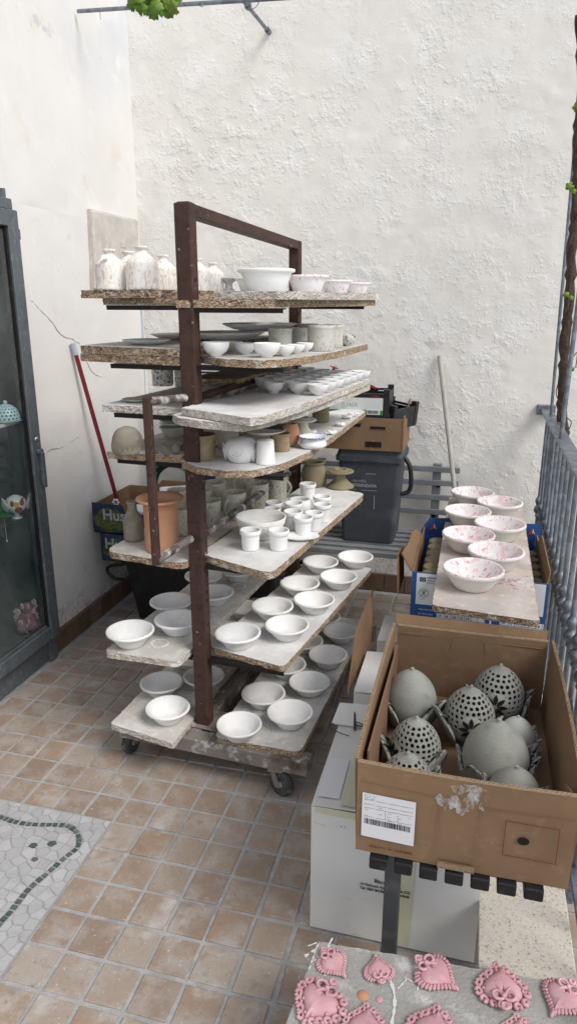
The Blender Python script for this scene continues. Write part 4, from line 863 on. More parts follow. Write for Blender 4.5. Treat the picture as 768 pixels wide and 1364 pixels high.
# level 1
def bottle(x, ytop, wd, y, lab, spout=True, a=R(280)):
    o = pot('slip_bottle', BOTTLE, 'marble', x, ytop, wd * .95, 1.633, 'marbled bottle on the top left board, ' + lab, 'bottle', 'tan marbled bottles on the top left board', y=y, rim=1.3)
    dd = o.scale[0]; dv = Vector((math.cos(a), math.sin(a), 0)); b = Vector((o.location.x, o.location.y, 1.633 + .93 * dd))
    if spout: MB().tube([b + dv * .34 * dd, b + dv * .50 * dd + Vector((0, 0, .07 * dd)), b + dv * .56 * dd + Vector((0, 0, .10 * dd))], [.10 * dd, .085 * dd, .095 * dd], 12).build('spout', 'marble', o)
    return o
bottle(145, 328, 42, 2.17, 'outermost, with a spout to the front')
bottle(187.5, 326, 45, 2.17, 'second from the left, in front', False)
bottle(171, 333, 41, 2.42, 'behind and between the two front ones', False)
bottle(216, 331, 37, 2.42, 'just left of the post', False)
bottle(262, 344, 34, 2.6, 'just right of the post', False)
bottle(283, 346, 30, 2.72, 'rightmost with a spout', True, R(255))
ZA = 1.628
pot('pedestal_dish', PED, 'bisque', 304, 352, 33, ZA, 'white pedestal dish between bottles and the big bowl', 'dish', y=2.75, D=.10)
pot('mixing_bowl', DEEP, 'bisque', 354.5, 358, 77, ZA, 'largest white bisque bowl on the top board', 'bowl', y=2.33)
pot('deep_bowl', DEEP, 'pink_lines', 409, 371, 57, ZA, 'white bowl with fine pink streaks beside the largest bowl', 'bowl', y=2.50)
pot('deep_bowl', DEEP, 'pink_lines', 447, 377.5, 38, ZA - .002, 'smaller pink streaked bowl second from the right end of the top board', 'bowl', y=2.66, D=.12)
pot('deep_bowl', DEEP, 'pink_lines', 475, 380, 32, ZA - .002, 'smallest pink streaked bowl at the right end of the top board', 'bowl', y=2.82, D=.105)
pot('deep_bowl', DEEP, 'bisque', 338, 352, 40, ZA, 'white bowl mostly hidden behind the largest bowl', 'bowl', y=2.7, D=.15)

relax()

# ------------------------------------------------------------------ slatted benches
def bench(name, label, o, ux, uy, length, width, nsl, legs, back=None, z=.452):
    """slats run along ux, spread along uy"""
    t = thing(name, (o[0], o[1], 0), label, 'bench'); o = Vector((o[0], o[1], 0)); ux, uy = Vector(ux), Vector(uy)
    for k in range(nsl):
        c = o + uy * (width * (k + .5) / nsl)
        s = bevel(MB().bar(c + ux * .012 + Vector((0, 0, z - .016)), c + ux * (length - .012) + Vector((0, 0, z - .016)), .034, .026).build('slat', 'slat', t), .003)
        for e_ in (0, length - .05):
            bevel(MB().bar(c + ux * e_ + Vector((0, 0, z - .016)), c + ux * (e_ + .05) + Vector((0, 0, z - .016)), .038, .030).build('end_cap', 'rubber', t), .003)
    for f in (.10, length - .10):
        MB().bar(o + ux * f + Vector((0, 0, z - .047)), o + ux * f + uy * width + Vector((0, 0, z - .047)), .04, .03).build('cross_rail', 'leg_steel', t)
        for u in legs(f) if callable(legs) else legs:
            p = o + ux * f + uy * (width * u); bevel(MB().box(p + Vector((0, 0, (z - .062) / 2)), (.036, .036, z - .062)).build('leg', 'leg_steel', t), .003)
    return t
side = bench('slatted_bench', 'grey slatted metal bench with black rubber ends along the railing, under the pinecone box', (-.158, 1.243), (0, 1, 0), (1, 0, 0), 1.85, .372, 7, lambda f: (.14,) if f < .5 else (.14, .9))
bevel(MB().box((.20, 1.72, .195), (.036, .036, .39)).build('leg', 'leg_steel', side), .003)
rear = bench('slatted_bench', 'grey slatted metal bench against the back wall, carrying the anthracite bin', (-1.0, 3.15), (1, 0, 0), (0, 1, 0), .98, .42, 6, (.1, .9))
for z, px, py in ((.752, 612, 627), (.676, 610, 645), (.597, 603, 664), (.520, 595, 683)):
    e_ = aty(px, py, WY - .07); bevel(MB().bar((-.98, WY - .07, e_.z), (e_.x, WY - .07, e_.z), .014, .030).build('back_slat', 'slat', rear), .003)
for x in (-.175, -.8):
    m = MB().box((x, WY - .045, .56), (.045, .03, .42)); m.build('back_bracket', 'slat', rear)
    MB().box((x + .012, WY - .062, .66), (.022, .004, .03)).box((x - .002, WY - .062, .49), (.022, .004, .05)).build('bracket_slot', 'black_steel', rear)

# ------------------------------------------------------------------ bin with lettering, boxes on it
t = thing('waste_bin', (-.47, 3.45, .452), 'anthracite plastic waste bin with lid, handle and white lettering on the back bench', 'bin')
def taper(m, c0, s0, z0, c1, s1, z1, mi=0, r=.02):
    ring = []
    for c, s, z in ((c0, s0, z0), (c1, s1, z1)):
        for (sx, sy) in ((-1, -1), (1, -1), (1, 1), (-1, 1)):
            for k in range(4):
                a = {(-1, -1): 180, (1, -1): 270, (1, 1): 0, (-1, 1): 90}[(sx, sy)] + 30 * k
                ring.append((c[0] + sx * (s[0] / 2 - r) + r * math.cos(R(a)), c[1] + sy * (s[1] / 2 - r) + r * math.sin(R(a)), z))
    m.add(ring, [list(range(16))[::-1], list(range(16, 32))] + [(i, (i + 1) % 16, 16 + (i + 1) % 16, 16 + i) for i in range(16)], mi)
    return m
taper(MB(), (-.475, 3.43), (.255, .25), .453, (-.475, 3.43), (.30, .28), .87).build('body', 'bin', t)
taper(MB(), (-.475, 3.43), (.325, .305), .862, (-.475, 3.43), (.325, .305), .885).build('rim', 'bin', t)
m = taper(MB(), (-.475, 3.43), (.318, .298), .886, (-.475, 3.43), (.30, .28), .918); m.box((-.475, 3.281, .877), (.10, .012, .02)); m.build('lid', 'bin', t)
m = MB(); m.tube(smooth_poly([(-.315, 3.34, .885), (-.285, 3.335, .84), (-.275, 3.335, .76), (-.285, 3.335, .715), (-.325, 3.33, .70)], 5), .011, 10); m.build('handle', 'black_plastic', t)
fx = lambda x, z: frame((x, 3.2893 + (.87 - z) * .036 - .0015, z), (1, 0, 0), (0, -.036, 1))
TX_ = aty(458, 660, 3.28).x
text('lettering', 'INDIFFERENZIATA', .0205, fx(TX_, .735), 'bin_ink', t, .0004, sx=.92)
text('lettering', 'raccolta', .021, fx(TX_ + .035, .758), 'bin_ink', t)
text('lettering', 'secco residuo', .010, fx(TX_, .718), 'bin_ink', t)
text('lettering', 'comune', .015, fx(TX_ + .10, .798), 'bin_ink', t)
MB().box(None, (.075, .0015, .0015), mx=fx(TX_ + .12, .718)).build('printed_rule', 'bin_ink', t)
MB().box(None, (.035, .003, .004), mx=fx(TX_ + .06, .645)).build('scuff', 'bin_ink', t); MB().box(None, (.003, .07, .0008), mx=fx(TX_ + .145, .66)).build('scuff', 'bin_ink', t)

def corrugated(m, a, b, th, dz=.0035, n=None, mi=0):
    """wavy cut edge lying along a-b, on top of a cardboard panel"""
    a, b = Vector(a), Vector(b); L_ = (b - a).length; n = n or int(L_ / .0028); s = (b - a).cross(Vector((0, 0, 1))).normalized(); vs = []
    for i in range(n + 1):
        p = a.lerp(b, i / n); o = s * (th * .32 * math.sin(i * math.pi * .62))
        vs += [p + o - s * th * .14, p + o + s * th * .14, p + o - s * th * .14 + Vector((0, 0, dz)), p + o + s * th * .14 + Vector((0, 0, dz))]
    fs = []
    for i in range(n):
        k = 4 * i; fs += [(k + 2, k + 3, k + 7, k + 6), (k, k + 2, k + 6, k + 4), (k + 1, k + 5, k + 7, k + 3)]
    m.add(vs, fs, mi)
    for q in (-1, 1): m.bar(a + s * th * .5 * q + Vector((0, 0, dz / 2)), b + s * th * .5 * q + Vector((0, 0, dz / 2)), .0007, dz, mi=mi)
    return m
def panel(name, pts, th, material, parent, inside=None):
    """flat panel from world points, thickened along its normal"""
    P = [Vector(p) for p in pts]; n = (P[1] - P[0]).cross(P[2] - P[0]).normalized()
    return MB().prism(P, n * th).build(name, material, parent)
# cardboard tray and produce crates on top of the bin
t = thing('cardboard_tray', (-.52, 3.43, .92), 'brown cardboard tray with cut handle holes lying on top of the bin', 'box')
x0, x1, y0, y1, zb, zt = -.80, -.315, 3.27, 3.56, .9205, 1.075
panel('bottom', [(x0, y0, zb), (x0, y1, zb), (x1, y1, zb), (x1, y0, zb)], -.004, 'card', t)
panel('front_panel', [(x0, y0, zb + .005), (x1, y0, zb + .005), (x1, y0, zt), (x0, y0, zt)], -.005, 'card', t)
panel('back_panel', [(x0, y1, zb + .005), (x1, y1, zb + .005), (x1, y1, zt + .02), (x0, y1, zt + .02)], -.005, 'card', t)
panel('side_panel', [(x1, y0 + .006, zb + .005), (x1, y1 - .006, zb + .005), (x1, y1 - .006, zt + .06), (x1, y1 - .09, zt + .06), (x1, y1 - .11, zt - .005), (x1, y0 + .07, zt - .03), (x1, y0 + .05, zt + .01), (x1, y0 + .006, zt + .01)], -.005, 'card', t)
panel('side_panel', [(x0, y0 + .006, zb + .005), (x0, y1 - .006, zb + .005), (x0, y1 - .006, zt), (x0, y0 + .006, zt)], .005, 'card', t)
for px, py, w_, h_ in ((497, 592, .075, .026), (503, 570, .07, .012)):
    c = aty(px, py, y0); MB().box((c.x, y0 - .001, c.z), (w_, .004, h_)).build('handle_hole', 'black_steel', t)
MB().box((x1 - .006, y0 - .0008, (zb + zt) / 2), (.002, .003, zt - zb - .01)).build('fold_line', 'card_dark', t)
def crate(label, c, size, rz, tilt=0, name='produce_crate', mtl='black_plastic'):
    t = thing(name, c, label, 'crate'); x, y, z = size; rm = Matrix.Translation(c) @ Matrix.Rotation(rz, 4, 'Z') @ Matrix.Rotation(tilt, 4, 'Y')
    def bx(nm, cc, ss, mt=mtl): return MB().box(None, ss, mx=rm @ Matrix.Translation(cc)).build(nm, mt, t)
    bx('bottom', (0, 0, .003), (x - .01, y - .01, .005))
    for s in (-1, 1):
        bx('side_panel', (s * (x / 2 - .003), 0, z / 2), (.006, y, z)); bx('end_panel', (0, s * (y / 2 - .003), z / 2 - .008), (x - .013, .006, z - .016))
        bx('top_rim', (0, s * (y / 2 - .006), z - .006), (x - .013, .016, .010))
        for q in (-1, 1): bx('corner_post', (s * (x / 2 - .012), q * (y / 2 - .012), z / 2 + .012), (.028, .028, z + .012))
    return t, rm
t, rm = crate('black plastic produce crate with white and green label in the cardboard tray', (-.565, 3.40, 1.072), (.34, .24, .115), R(2))
f = rm @ Matrix.Translation((0, -.121, .055)) @ Matrix.Rotation(R(90), 4, 'X')
MB().box(None, (.285, .078, .002), mx=f).build('label_strip', 'cream_label', t)
MB().box(None, (.285, .022, .002), mx=f @ Matrix.Translation((0, -.029, .001))).build('green_band', 'green_ink', t)
MB().box(None, (.06, .024, .002), mx=f @ Matrix.Translation((.10, -.026, .002))).build('barcode_patch', 'white_ink', t)
m = MB()
for k in range(16): m.box(None, (random.choice((.001, .0018)), .016, .0006), mx=f @ Matrix.Translation((.075 + .0032 * k, -.026, .0034)))
m.build('barcode', 'ink', t)
text('lettering', 'JUAIA', .03, f @ Matrix.Translation((-.05, -.004, .0018)), 'bin_ink', t)
text('lettering', '1 WIN', .013, f @ Matrix.Translation((.09, .042, .0018)), 'red_print', t)
t, rm = crate('black produce crate turned sideways at the right end of the cardboard tray', (-.40, 3.43, 1.02), (.16, .22, .10), R(-25), R(6))
f = rm @ Matrix.Translation((0, -.111, .05)) @ Matrix.Rotation(R(90), 4, 'X')
MB().box(None, (.12, .05, .002), mx=f).build('label_strip', 'cream_label', t)
MB().box(None, (.12, .012, .002), mx=f @ Matrix.Translation((0, -.02, .001))).build('green_band', 'green_ink', t)
t = thing('folded_crate_side', (-.55, 3.5, 1.2), 'black crate side leaning slanted behind the labelled produce crate', 'crate panel')
a, b = aty(440, 497, 3.5), aty(500, 527, 3.5)
MB().bar(a, b, .012, .075, (0, 0, 1)).build('panel', 'black_plastic', t)
MB().bar(a + Vector((0, -.008, .036)), b + Vector((0, -.008, .036)), .004, .006).build('red_strip', 'red_print', t)
# green-white crate seen through the shelves at the left of the rear post
t, rm = crate('pale crate with white and green label glimpsed between the shelves in the corner', (-1.30, 3.62, 1.235), (.42, .22, .12), 0)
f = rm @ Matrix.Translation((0, -.111, .06)) @ Matrix.Rotation(R(90), 4, 'X')
MB().box(None, (.40, .10, .002), mx=f).build('label_strip', 'cream_label', t)
MB().box(None, (.22, .06, .002), mx=f @ Matrix.Translation((.08, .0, .001))).build('green_band', 'green_ink', t)

# ------------------------------------------------------------------ boxes and tub in the left corner
t = thing('plastic_tub', (-1.45, 3.25, 0), 'black plastic tub with side handle on the floor in the left corner', 'tub')
taper(MB(), (-1.42, 3.28), (.42, .42), .004, (-1.42, 3.28), (.50, .48), .315).build('body', 'black_plastic', t)
taper(MB(), (-1.42, 3.28), (.53, .51), .312, (-1.42, 3.28), (.53, .51), .330).build('rim', 'black_plastic', t)
pp = [aty(x, y, 3.06) for x, y in ((164, 752), (147, 754), (143, 760), (152, 770), (165, 772))]
MB().tube(smooth_poly(pp, 4), .009, 8).build('handle', 'black_plastic', t)
# a low crate right of the tub carries the boxes behind the rack
def veg_box(z0, z1, dx, label):
    t = thing('artichoke_box', (-1.56, 3.2, z0), label, 'box')
    x0, x1, y0, y1 = -1.795 + dx, -1.26 + dx, 3.02, 3.42
    panel('bottom', [(x0, y0, z0), (x0, y1, z0), (x1, y1, z0), (x1, y0, z0)], -.005, 'card', t)
    # front: navy print with a dip in the middle
    pts = [(x0, y0, z0), (x1, y0, z0), (x1, y0, z1 - .02), (x1 - .1, y0, z1 - .02), (x0 + .30, y0, z1 - .045), (x0 + .18, y0, z1 - .045), (x0 + .165, y0, z1 - .004), (x0, y0, z1)]
    panel('front_panel', pts, -.005, 'navy_card', t)
    panel('back_panel', [(x0, y1, z0), (x1, y1, z0), (x1, y1, z1 + .03), (x0 + .2, y1, z1 + .03), (x0 + .16, y1, z1 - .01), (x0, y1, z1 - .01)], -.005, 'card', t)
    panel('side_panel', [(x0, y0 + .006, z0), (x0, y1 - .006, z0), (x0, y1 - .006, z1 - .01), (x0, y0 + .006, z1 - .01)], .005, 'card', t)
    panel('side_panel', [(x1, y0 + .006, z0), (x1, y1 - .006, z0), (x1, y1 - .006, z1 - .01), (x1, y0 + .006, z1 - .01)], -.005, 'card', t)
    # printed artichoke: a flat round of overlapping leaf prints
    c = Vector((x0 + .095, y0 - .0012, z0 + (z1 - z0) * .44)); m = MB()
    vs = [c] + [c + Vector((max(-.092, .084 * math.cos(a) * (1 + .10 * math.sin(5 * a + z0 * 9) + .06 * math.sin(11 * a))), 0, (z1 - z0) * .40 * math.sin(a) * (1 + .09 * math.sin(7 * a + 1) + .05 * math.sin(13 * a)))) for a in [2 * math.pi * k / 60 for k in range(60)]]
    m.add(vs, [(0, 1 + k, 1 + (k + 1) % 60) for k in range(60)]); m.build('artichoke_print', 'artichoke_print', t)
    text('lettering', 'Hus', .078, frame((aty(137, 690, y0).x, y0 - .0016, z0 + (z1 - z0) * .46), (1, 0, 0), (0, 0, 1)), 'bin_ink', t, .0015)
    return t, (x0, x1, y0, y1)
t, e_ = veg_box(.332, .478, .012, 'navy printed artichoke box standing on the black tub, lower of the two')
t, e_ = veg_box(.4805, .635, -.022, 'open navy printed artichoke box, upper of the two, with papers inside')
x0, x1, y0, y1 = e_
for k, (cx, cy, rz) in enumerate(((x0 + .25, y0 + .10, .2), (x0 + .40, y0 + .13, -.2), (x0 + .33, y0 + .27, .5))):
    tag(bevel(MB().box((cx, cy, .55 + .03 * k), (.15, .12, .10), rz).build('paper_bundle', 'paper'), .008), 'white paper bundle inside the upper artichoke box, ' + ('front left', 'front right', 'at the back')[k], 'paper bundle')
t = thing('fabric_flower', (x0 + .19, y0 + .03, .63), 'small white artificial flower on the rim of the artichoke box', 'flower'); c = at(155, 669, .632)
for k in range(6):
    a = R(60 * k); MB().ball(c + Vector((.014 * math.cos(a), -.004, .014 * math.sin(a))), .007, 8).build('petal', 'bisque', t)
MB().ball(c + Vector((0, -.009, 0)), .005, 8).build('flower_centre', 'yellow_glaze', t)
t = thing('dark_box', (-1.45, 3.55, .64), 'dark blue plastic crate piled behind the upper artichoke box', 'crate')
MB().box((-1.25, 3.57, .80), (.5, .20, .30)).build('body', 'navy_card', t); MB().box((-1.25, 3.57, .963), (.53, .22, .02)).build('rim', 'black_plastic', t)
tag(MB().box((-1.25, 3.60, .325), (.46, .24, .64)).build('lower_crate', 'black_plastic'), 'black crate standing on the floor under the dark blue crate in the corner', 'crate')

# ------------------------------------------------------------------ blue box, board and spattered bowls on the side bench
t = thing('blue_box', (.055, 2.72, .453), 'blue and white printed cardboard box with ruler marks, standing on the side bench', 'box')
x0, x1, y0, y1, z0, z1 = -.181, .291, 2.440, 3.0, .4535, .652
panel('bottom', [(x0, y0, z0), (x0, y1, z0), (x1, y1, z0), (x1, y0, z0)], -.005, 'card', t)
panel('front_panel', [(x0, y0, z0), (x1, y0, z0), (x1, y0, z1), (x0, y0, z1)], -.005, 'blue_card', t)
panel('back_panel', [(x0, y1, z0), (x1, y1, z0), (x1, y1, z1), (x0, y1, z1)], -.005, 'blue_card', t)
panel('side_panel', [(x0, y0 + .006, z0), (x0, y1 - .006, z0), (x0, y1 - .006, z1), (x0, y0 + .006, z1)], .005, 'card', t)
panel('side_panel', [(x1, y0 + .006, z0), (x1, y1 - .006, z0), (x1, y1 - .006, z1), (x1, y0 + .006, z1)], -.005, 'card', t)
panel('rear_flap', [(x0 - .012, y1 + .001, z1 - .06), (x0 + .14, y1 + .001, z1 - .05), (x0 + .14, y1 + .012, z1 + .045), (x0 + .02, y1 + .012, z1 + .035), (x0 - .012, y1 + .008, z1 - .02)], .004, 'blue_card', t)
panel('rear_flap', [(x1 - .10, y1 + .001, z1 - .05), (x1 + .012, y1 + .001, z1 - .06), (x1 + .012, y1 + .012, z1 + .045), (x1 - .10, y1 + .012, z1 + .04)], .004, 'blue_card', t)
for px, py in ((577, 702), (708, 709)):
    c = aty(px, py, y1 - .004); m = MB()
    m.prism([c + Vector((a * .017, 0, b * .017)) for a, b in ((-1, -.8), (-.5, .2), (.1, 1.1), (.4, .1), (1, -.8), (.2, -.3))], (0, -.0012, 0)); m.build('red_emblem', 'red_print', t)
    MB().prism([c + Vector((a * .017, -.002, b * .017)) for a, b in ((.0, -.2), (.15, 1.0), (.35, .3), (.7, -.5), (.3, -.1))], (0, -.0008, 0)).build('emblem_highlight', 'white_ink', t)
b0, b1 = Vector((x0 - .001, y0 + .015, z1 - .004)), Vector((x0 - .001, y1 - .10, z1 - .004))
for nm, q in (('side_flap', [b0, b1, b1 + Vector((-.022, -.05, .035)), b1 + Vector((-.03, -.14, .05)), b1 + Vector((-.03, -.24, .046)), b0 + Vector((-.036, .10, .058)), b0 + Vector((-.04, .02, .060))]),
              ('side_flap', [b0 + Vector((-.045, .0, -.10)), b0 + Vector((-.045, .2, -.10)), b0 + Vector((-.05, .19, .02)), b0 + Vector((-.055, .12, .048)), b0 + Vector((-.055, .04, .05)), b0 + Vector((-.052, 0, .03))])):
    m = MB(); n = len(q); m.add(q + [p + Vector((-.005, 0, -.002)) for p in q], [list(range(n)), list(range(n, 2 * n))[::-1]] + [(i, n + i, n + (i + 1) % n, (i + 1) % n) for i in range(n)]); m.build(nm, 'card', t)
b0, b1 = Vector((x1 + .001, y0 + .02, z1 - .004)), Vector((x1 + .001, y1 - .08, z1 - .004))
panel('side_flap', [b0, b0 + Vector((.006, .01, .035)), b1 + Vector((.008, -.03, .04)), b1], .004, 'card', t)
fm = lambda x, z, e=0: frame((x, y0 - .0012 - e, z), (1, 0, 0), (0, 0, 1))
MB().box(None, (.185, .122, .001), mx=fm(x0 + .018 + .0925, z1 - .003 - .061)).build('white_label', 'white_ink', t)
MB().box(None, (.045, .122, .001), mx=fm(x1 - .008 - .0225, z1 - .003 - .061)).build('white_label', 'white_ink', t)
MB().box(None, (.022, .017, .0008), mx=fm(x0 + .040, z1 - .026, .001)).build('flag_print', 'blue_card', t)
m = MB()
for k in range(12): m.box(None, (.0016, .0016, .0006), mx=fm(x0 + .040 + .0055 * math.cos(R(30 * k)), z1 - .026 + .0055 * math.sin(R(30 * k)), .0018))
m.build('flag_stars', 'yellow_ink', t)
text('lettering', 'UNIONE EUROPEA', .0085, fm(x0 + .055, z1 - .021, .001), 'blue_card', t, .0003)
text('lettering', 'CAMPAGNA FINANZIATA', .0066, fm(x0 + .055, z1 - .031, .001), 'blue_card', t, .0002)
text('lettering', 'CON IL CONTRIBUTO', .0066, fm(x0 + .055, z1 - .040, .001), 'blue_card', t, .0002)
c = fm(x0 + .046, z1 - .079, .001)
def ring_print(m, mx, r0, r1, n=28):
    vs = [mx @ Vector((r * math.cos(2 * math.pi * k / n), r * math.sin(2 * math.pi * k / n), 0)) for k in range(n) for r in (r0, r1)]
    return m.add(vs, [(2 * k, 2 * k + 1, (2 * k + 3) % (2 * n), (2 * k + 2) % (2 * n)) for k in range(n)])
m = ring_print(MB(), c, .0155, .0175)
for a in (50, 90, 130, 235, 305): m.bar(c @ Vector((0, -.003, 0)), c @ Vector((.013 * math.cos(R(a)), .013 * math.sin(R(a)), 0)), .0022, .0006, (0, -1, 0))
m.build('round_emblem', 'green_ink', t)
text('lettering', 'RESY', .006, fm(x0 + .036, z1 - .106, .001), 'green_ink', t)
text('lettering', 'MAN MIN MASSIMO', .0085, fm(x0 + .030, z1 - .148, 0), 'white_ink', t)
text('lettering', 'N. COLLI GIO', .0085, fm(x0 + .030, z1 - .165, 0), 'white_ink', t)
MB().box(None, (.172, .034, .001), mx=fm(x0 + .108 + .075, z1 - .171)).build('ruler_print', 'white_ink', t)
MB().box(None, (.150, .034, .001), mx=fm(x0 + .355 + .04, z1 - .171)).build('ruler_print', 'white_ink', t)
m = MB()
for k in range(8): m.box(None, (.0012, .034, .0005), mx=fm(x0 + .103 + .0235 * k, z1 - .171, .001))
for k in range(7): m.box(None, (.0012, .034, .0005), mx=fm(x0 + .325 + .0235 * k, z1 - .171, .001))
m.box(None, (.17, .0012, .0005), mx=fm(x0 + .183, z1 - .172, .0011)); m.box(None, (.148, .0012, .0005), mx=fm(x0 + .395, z1 - .172, .0011)); m.build('ruler_lines', 'blue_card', t)
for k, s in enumerate(('7', '8', '10', '12', '14')): text('lettering', s, .013, fm(x0 + .107 + .0235 * k, z1 - .168, .001), 'ink', t, .0004)
for k, s in enumerate(('90', '92', '94', '95', '96', '98')): text('lettering', s, .012, fm(x0 + .328 + .0235 * k, z1 - .168, .001), 'blue_card', t, .0004)
text('lettering', 'I', .04, fm(x0 + .283, z1 - .186, 0), 'white_ink', t, .001)
for i in range(8):
    for sx, tt in ((0, 'left'), (1, 'right')):
        c = (-.108, 0) if not sx else (.252, 0)
        o = place('clay_cup', pmesh('clay_cup', [(0, 0), (.46, 0), (.49, .03), (.5, .5), (.495, 1.0), (.47, 1.03), (.3, 1.045), (0, 1.05)], 'olive', 32), (c[0], 2.505 + .077 * i if i < 6 else 2.505 + .077 * i, z0 + .075), 0, .088 if not sx else .07) if i < 6 else None
        if o: tag(o, 'olive cup in the blue box, %s of the spattered board, %s from the front' % (tt, ('first', 'second', 'third', 'fourth', 'fifth', 'sixth')[i]), 'cup', 'olive clay cups packed in the blue box'); o.scale.z *= 1.1
ZB = .678
f1, f2 = at(574, 806, ZB), at(719, 828, ZB)
board('spattered_board', quad(f1, f2, Vector((f2.x + .012, 3.42, 0)), Vector((f1.x - .006, 3.42, 0)), ZB, .02), .022, 'long chipboard with pink splashes lying across the blue box', ('board_pinkish', 'board_edge'), group=None, seed=30, cat='board')
bd = C.objects['spattered_board']
c = at(676, 776, ZB); m = MB()
for k in range(60):
    q = c + Vector((random.gauss(0, .035), random.gauss(0, .03), .0012)); r_ = abs(random.gauss(0, .0035)) + .001
    m.add([q + Vector((r_ * math.cos(R(60 * a)) * random.uniform(.6, 2.2), r_ * math.sin(R(60 * a)) * random.uniform(.5, 1.2), 0)) for a in range(6)], [list(range(6))])
tag(m.build('pink_splash', 'pink_clay', bd), kind='stuff')
for x, y, wd, lab in [(630, 756, 80, 'nearest the camera'), (660, 732, 74, 'second from the front, right row'), (623.5, 710, 69, 'second from the front, left row'), (665.5, 696, 67, 'third from the front, right row'),
                      (622.5, 679, 61, 'third from the front, left row'), (665, 667.5, 59.5, 'farthest of the right row'), (629, 654.5, 56, 'farthest of the left row')]:
    pot('spattered_bowl', SPAT, ['bowl_cream', 'pink_splash'], x, y, wd, ZB, 'white bowl with pink spattered inside on the long board, ' + lab, 'bowl', 'pink spattered bowls on the long board', mis=[0] * 9 + [1] * 8)

# ------------------------------------------------------------------ cardboard box of clay pinecones
t = thing('pinecone_box', (.03, 1.6, .4535), 'large open brown cardboard box full of clay pinecones on the side bench', 'box')
x0, x1, y0, y1, z0, z1 = -.183, .252, 1.258, 1.935, .4535, .676; TC = .006
panel('bottom', [(x0, y0, z0), (x0, y1, z0), (x1, y1, z0), (x1, y0, z0)], -.005, 'card', t)
def curved_panel(name, a, b, z0, z1, bulge, th, lean, material, parent):
    """panel from a to b, bowed outwards, thickness inwards"""
    a, b = Vector(a), Vector(b); s = (b - a).normalized(); nn = Vector((s.y, -s.x, 0)); nu, nv = 16, 6; F = []; B = []
    for j in range(nv + 1):
        for i in range(nu + 1):
            u, v = i / nu, j / nv
            p = a.lerp(b, u) + Vector((0, 0, z0 + (z1 - z0) * v)) + nn * (bulge * math.sin(math.pi * u) * (.4 + .6 * v) + lean * v + .0012 * noise.noise(Vector((u * 5, v * 4, z0))))
            F.append(p); B.append(p - nn * th)
    g_ = lambda i, j: j * (nu + 1) + i; n = len(F); fs = []
    for j in range(nv):
        for i in range(nu):
            q = (g_(i, j), g_(i + 1, j), g_(i + 1, j + 1), g_(i, j + 1)); fs += [q, tuple(k + n for k in q[::-1])]
    for i in range(nu): fs += [(g_(i, nv), g_(i + 1, nv), g_(i + 1, nv) + n, g_(i, nv) + n), (g_(i, 0) + n, g_(i + 1, 0) + n, g_(i + 1, 0), g_(i, 0))]
    for j in range(nv): fs += [(g_(0, j + 1), g_(0, j + 1) + n, g_(0, j) + n, g_(0, j)), (g_(nu, j), g_(nu, j) + n, g_(nu, j + 1) + n, g_(nu, j + 1))]
    o = MB().add(F + B, fs, 0, False).build(name, material, parent)
    top = [F[g_(i, nv)] - nn * th / 2 for i in range(nu + 1)]
    m = MB()
    for i in range(nu): corrugated(m, top[i], top[i + 1], th, .004)
    m.build('cut_edge', 'card_edge', parent)
    return o
curved_panel('front_panel', (x0, y0, 0), (x1, y0, 0), z0, z1 + .002, .006, TC, .004, 'card', t)
curved_panel('side_panel', (x0, y1, 0), (x0, y0 + TC, 0), z0, z1, .004, TC, .008, 'card', t)
curved_panel('side_panel', (x1, y0 + TC, 0), (x1, y1, 0), z0, z1, .006, TC, .010, 'card', t)
curved_panel('back_panel', (x1 - TC, y1, 0), (x0 + TC, y1, 0), z0, z1, -.004, TC, .0, 'card', t)
# rear flap standing above the back panel
panel('rear_flap', [(x1 - .012, y1 - .002, z1 - .008), (x0 + .004, y1 - .002, z1 - .008), (x0 - .002, y1 + .012, z1 + .030), (x1 - .006, y1 + .012, z1 + .026)], .004, 'card', t)
MB().box(((x0 + x1) / 2, y1 - .0085, z1 - .022), (.40, .002, .0015)).build('crease', 'card_dark', t)
m = MB(); c0 = Vector(((x0 + x1) / 2 - .005, y1 - .0095, z1 - .03)); m.tube([c0 + Vector((-.05, 0, -.03)), c0 + Vector((-.045, 0, .01)), c0 + Vector((-.03, 0, .018)), c0 + Vector((.03, 0, .018)), c0 + Vector((.045, 0, .01)), c0 + Vector((.05, 0, -.03))], .001, 5); m.build('handle_cut', 'card_dark', t)
# inner doubled walls
panel('inner_liner', [(x0 + .009, y0 + .07, z0 + .02), (x0 + .009, y1 - .03, z0 + .02), (x0 + .009, y1 - .03, z1 - .05), (x0 + .009, y0 + .07, z1 - .02)], .004, 'card_dark', t)
panel('inner_liner', [(x1 - .016, y0 + .02, z0 + .02), (x1 - .016, y0 + .09, z0 + .02), (x1 - .016, y0 + .09, z1 - .04), (x1 - .016, y0 + .02, z1 - .004)], .004, 'card', t)
ff = lambda x, z, e=0: frame((x, y0 - .0068 * math.sin(math.pi * (x - x0) / (x1 - x0)) * .92 - .0032 - .0012 - e, z), (1, 0, 0), (0, -.018, 1))
